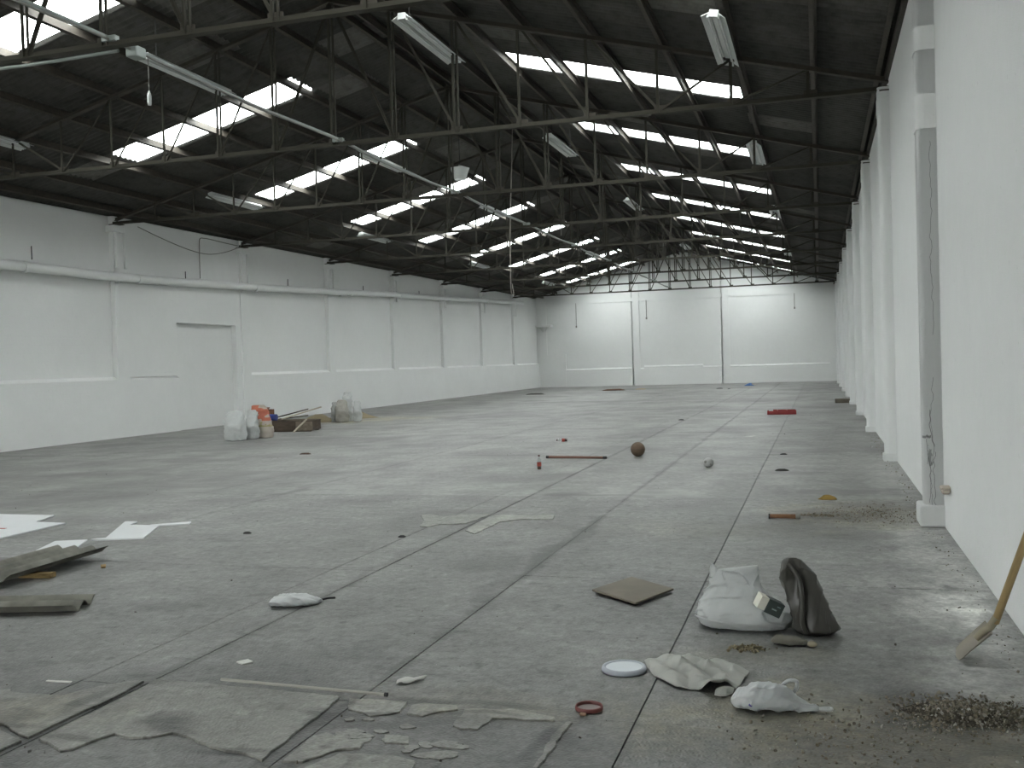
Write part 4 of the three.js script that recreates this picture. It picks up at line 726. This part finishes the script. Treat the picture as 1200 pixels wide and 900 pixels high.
{ // pallet box and timber
  const bx = thing('wooden_crate', 'flat dark wooden crate under the loose planks', 'crate', P(-13.75, 0, 24.3)), md = S({ name: 'dark wood', map: sackTex(.10, .075, .055, .4), roughness: .9 }), mp = S({ name: 'grey-brown wood', map: sackTex(.24, .20, .155, .4), roughness: .9 });
  mesh('front_board', rbox(1.05, .24, .03, .006).translate(-.18, .15, .35), md, bx); mesh('end_board', rbox(.45, .26, .05, .006).translate(.57, .15, .33), mp, bx); mesh('back_board', rbox(1.5, .24, .03, .006).translate(0, .15, -.35), md, bx);
  for (const x of [-.7, .78]) mesh('side_board', rbox(.03, .24, .7, .006).translate(x, .15, 0), md, bx);
  for (const x of [-.5, -.1, .3, .65]) mesh('deck_board', rbox(.3, .02, .72, .004).translate(x, .28, 0), md, bx);
  for (const z of [-.3, .3]) mesh('skid', rbox(1.5, .05, .08, .006).translate(0, .025, z), md, bx);
  bx.rotation.y = .15;
  const pal = S({ name: 'pale timber', map: sackTex(.5, .45, .36, .2), roughness: .85 });
  const pl = (l, a, b, w, m) => tag(mesh("plank", (() => { const L = a.distanceTo(b), g = rbox(w, .03, L, .005); const z = b.clone().sub(a).normalize(), x = up.clone().cross(z).normalize(), y = z.clone().cross(x); return g.applyMatrix4(new THREE.Matrix4().makeBasis(x, y, z).setPosition(a.clone().lerp(b, .5))); })(), m), l, 'plank', 'planks on the crate');
  pl('pale plank lying aslant on top of the dark crate', P(-13.8, .34, 24.05), P(-12.95, .62, 24.7), .13, pal);
  pl('short pale batten leaning against the front of the crate', P(-13.2, .02, 23.6), P(-12.95, .34, 23.86), .08, pal);
  pl('dark plank sticking up behind the pale plank', P(-14.3, .34, 24.5), P(-13.45, .56, 24.9), .12, md);
  pl('grey plank lying along the crate top', P(-14.1, .31, 24.15), P(-12.9, .31, 24.25), .1, mp);
  pl('dark thin plank crossing the crate top', P(-14.1, .32, 24.4), P(-13.3, .4, 24.6), .07, md);
  const bc = thing('brown_carton', 'brown carton standing at the left end of the crate', 'box', P(-14.32, .3, 24.2)); mesh('carton', rbox(.3, .3, .26, .01).translate(0, .15, 0), S({ name: 'rusty card', map: sackTex(.2, .085, .04, .5), roughness: .9 }), bc); mesh('flap', rbox(.24, .015, .12, .004).rotateX(.6).translate(0, .32, .1), S({ name: 'rusty card', color: rgb(.16, .08, .05), roughness: .9 }), bc);
  tag(mesh('blue_can', new THREE.LatheGeometry([[0, 0], [.085, 0], [.09, .01], [.085, .02], [.085, .18], [.09, .19], [.08, .2], [0, .19]].map(p => new THREE.Vector2(...p)), 20).rotateZ(1.57).translate(-13.92, .39, -24.0), S({ name: 'blue paint', color: rgb(.03, .05, .22), roughness: .5 })), 'dark blue can lying on the crate', 'can');
}
const matBeige = S({ name: 'dusty beige woven plastic', map: sackTex(.45, .435, .385, .25), bumpMap: weave, bumpScale: .008, roughness: .9 });
tallSack('sand_sack', 'grey sand sack at the left of the far group', -14.33, 28.15, .18, .24, .58, matSackDull, .02, .3, 'sand sacks between the sand heaps');
tallSack('sand_sack', 'broad beige sand sack at the front of the far group', -13.98, 28.0, .38, .32, .64, matBeige, .0, 0, 'sand sacks between the sand heaps');
tallSack('sand_sack', 'taller white sand sack at the back of the far group', -14.1, 28.62, .32, .28, .84, matSackW, .0, -.1, 'sand sacks between the sand heaps');
tallSack('sand_sack', 'white sand sack at the right of the far group', -13.62, 28.3, .24, .26, .6, matSackW, .0, .2, 'sand sacks between the sand heaps');
const matSand = S({ name: 'yellow sand', map: sackTex(.36, .3, .19, .25), bumpMap: texGrit, bumpScale: .02, roughness: 1 });
tag(mesh('sand_heap', loft([R3(-14.75, -.02, -30.4, .85, .6, 2), R3(-14.9, .14, -30.4, .55, .4, 2), R3(-15.05, .32, -30.4, .28, .2, 2), R3(-15.12, .42, -30.4, .08, .06, 2)].reverse(), 32, 5, .04, 6, .0), matSand), 'heap of yellow sand right of the sand sacks', 'sand');
tag(mesh('sand_heap', loft([R3(-14.95, -.02, -28.3, .5, .4, 2), R3(-14.95, .13, -28.3, .33, .26, 2), R3(-14.95, .24, -28.3, .1, .08, 2)].reverse(), 28, 5, .04, 7, .0), matSand), 'smaller sand heap between the crate and the sand sacks', 'sand');
// ---------------------------------------------------------------- rubble, gravel, dirt: too many pieces to count
function pebbles(name, label, n, where, size, cols) {
  const g = new THREE.IcosahedronGeometry(1, 0), p = g.attributes.position; for (let i = 0; i < p.count; i++) { const q = .7 + .6 * vn(p.getX(i) * 3 + 9, p.getY(i) * 3 + p.getZ(i) * 5); p.setXYZ(i, p.getX(i) * q, p.getY(i) * q * .6, p.getZ(i) * q); } g.computeVertexNormals();
  const o = new THREE.InstancedMesh(g, S({ name: 'rubble', roughness: .95 }), n), m = new THREE.Matrix4(), e = new THREE.Euler(), qt = new THREE.Quaternion(), c = new THREE.Color(); o.name = numbered(name); shade(o);
  for (let i = 0; i < n; i++) { const [x, y, z] = where(i), s = size * (.35 + 1.3 * Math.pow(rnd(), 3)); e.set(rnd() * 6, rnd() * 6, rnd() * 6); m.compose(P(x, y + s * .3, z), qt.setFromEuler(e), new THREE.Vector3(s * rr(.7, 1.5), s * rr(.5, 1), s)); o.setMatrixAt(i, m); const k = cols[Math.floor(rnd() * cols.length)], b = rr(.75, 1.2); o.setColorAt(i, c.setRGB(k[0] * b, k[1] * b, k[2] * b)); }
  o.userData = { kind: 'stuff', label, category: 'rubble' }; scene.add(o); return o;
}
const gauss = () => (rnd() + rnd() + rnd() - 1.5) / 1.5;
const EARTH = [[.19, .168, .128], [.23, .2, .155], [.15, .132, .1], [.26, .24, .19], [.2, .172, .12]], PALE = [[.3, .28, .24], [.36, .35, .31], [.25, .23, .18]];
const DUST = { name: 'earth', map: sackTex(.175, .15, .11, .5), bumpMap: texGrit, bumpScale: .02, roughness: 1 };
{
  const o = mesh('dirt_heap', loft([R3(.62, -.012, -4.93, .34, .2, 2), R3(.62, .004, -4.95, .25, .14, 2), R3(.6, .02, -4.95, .14, .08, 2), R3(.6, .026, -4.95, .05, .03, 2)].reverse(), 36, 5, .018, 14, -.012), S(DUST)); o.userData = { kind: 'stuff', label: 'low heap of earth and rubble right of the carrier bag', category: 'dirt' };
}
pebbles('rubble_stones', 'earth and stone crumbs in the heap at lower right', 2600, () => { const x = gauss() * .48, z = gauss() * .34; return [.62 + x, .035 * Math.max(0, 1 - (x * x) / .06 - (z * z) / .03), 4.93 + z]; }, .0065, [...EARTH, ...EARTH, ...PALE]);
pebbles('scattered_grit', 'crumbs strewn over the floor at lower right', 700, () => [.15 + gauss() * .8, 0, 4.55 + gauss() * .65], .0055, [...EARTH, ...PALE]);
pebbles('pilaster_debris', 'plaster crumbs strewn at the foot of the cracked pilaster', 1500, () => [Math.min(.98, .45 + gauss() * .7), 0, 10.9 + gauss() * 1.0], .0058, [...EARTH, ...EARTH, ...PALE]);
pebbles('gravel_trail', 'dark gravel trailing right of the wooden stub', 260, () => [-.05 + gauss() * .26, 0, 10.75 + gauss() * .14], .01, EARTH);
pebbles('wood_shavings', 'pale shavings and grit in front of the white sack', 220, () => [-.42 + gauss() * .12, 0, 5.8 + gauss() * .1], .009, [[.25, .21, .13], [.32, .28, .18], [.16, .14, .09]]);
pebbles('wall_grit', 'paint flakes along the foot of the right wall', 600, () => [rr(.93, 1.075) - .12 * Math.pow(rnd(), 2), 0, rr(5, 24)], .006, [...EARTH, [.5, .5, .48], [.5, .5, .48]]);
pebbles('floor_specks', 'small specks of dirt scattered over the whole floor', 500, () => { const z = 3.6 + 26 * Math.pow(rnd(), 2); return [rr(Math.max(-16, -1.1 * z), .9), 0, z]; }, .0055, [[.09, .085, .07], [.1, .09, .07], [.13, .12, .1], [.4, .4, .38]]);
{
  const t = thing('cement_lump', 'grey lump of hardened cement in front of the dark bag', 'rubble', P(-.2, 0, 5.92));
  mesh('lump', loft([{ c: [-.1, .02, 0], a: [0, .012, 0], b: [0, 0, .015], n: 2 }, { c: [-.06, .028, 0], a: [0, .027, 0], b: [0, 0, .04], n: 2.2 }, { c: [.02, .024, .005], a: [0, .024, 0], b: [0, 0, .04], n: 2.2 }, { c: [.08, .018, 0], a: [0, .014, 0], b: [0, 0, .025], n: 2 }, { c: [.1, .014, 0], a: [0, .005, 0], b: [0, 0, .008], n: 2 }], 20, 5, .012, 22, .001), S({ name: 'cement', map: sackTex(.23, .22, .18, .4), roughness: .95 }), t);
  mesh('crumb', new THREE.IcosahedronGeometry(.022, 1).scale(1.3, .8, 1).translate(.125, .016, .02), S({ name: 'cement', color: rgb(.25, .22, .16), roughness: .95 }), t);
}

renderer.render(scene, camera);
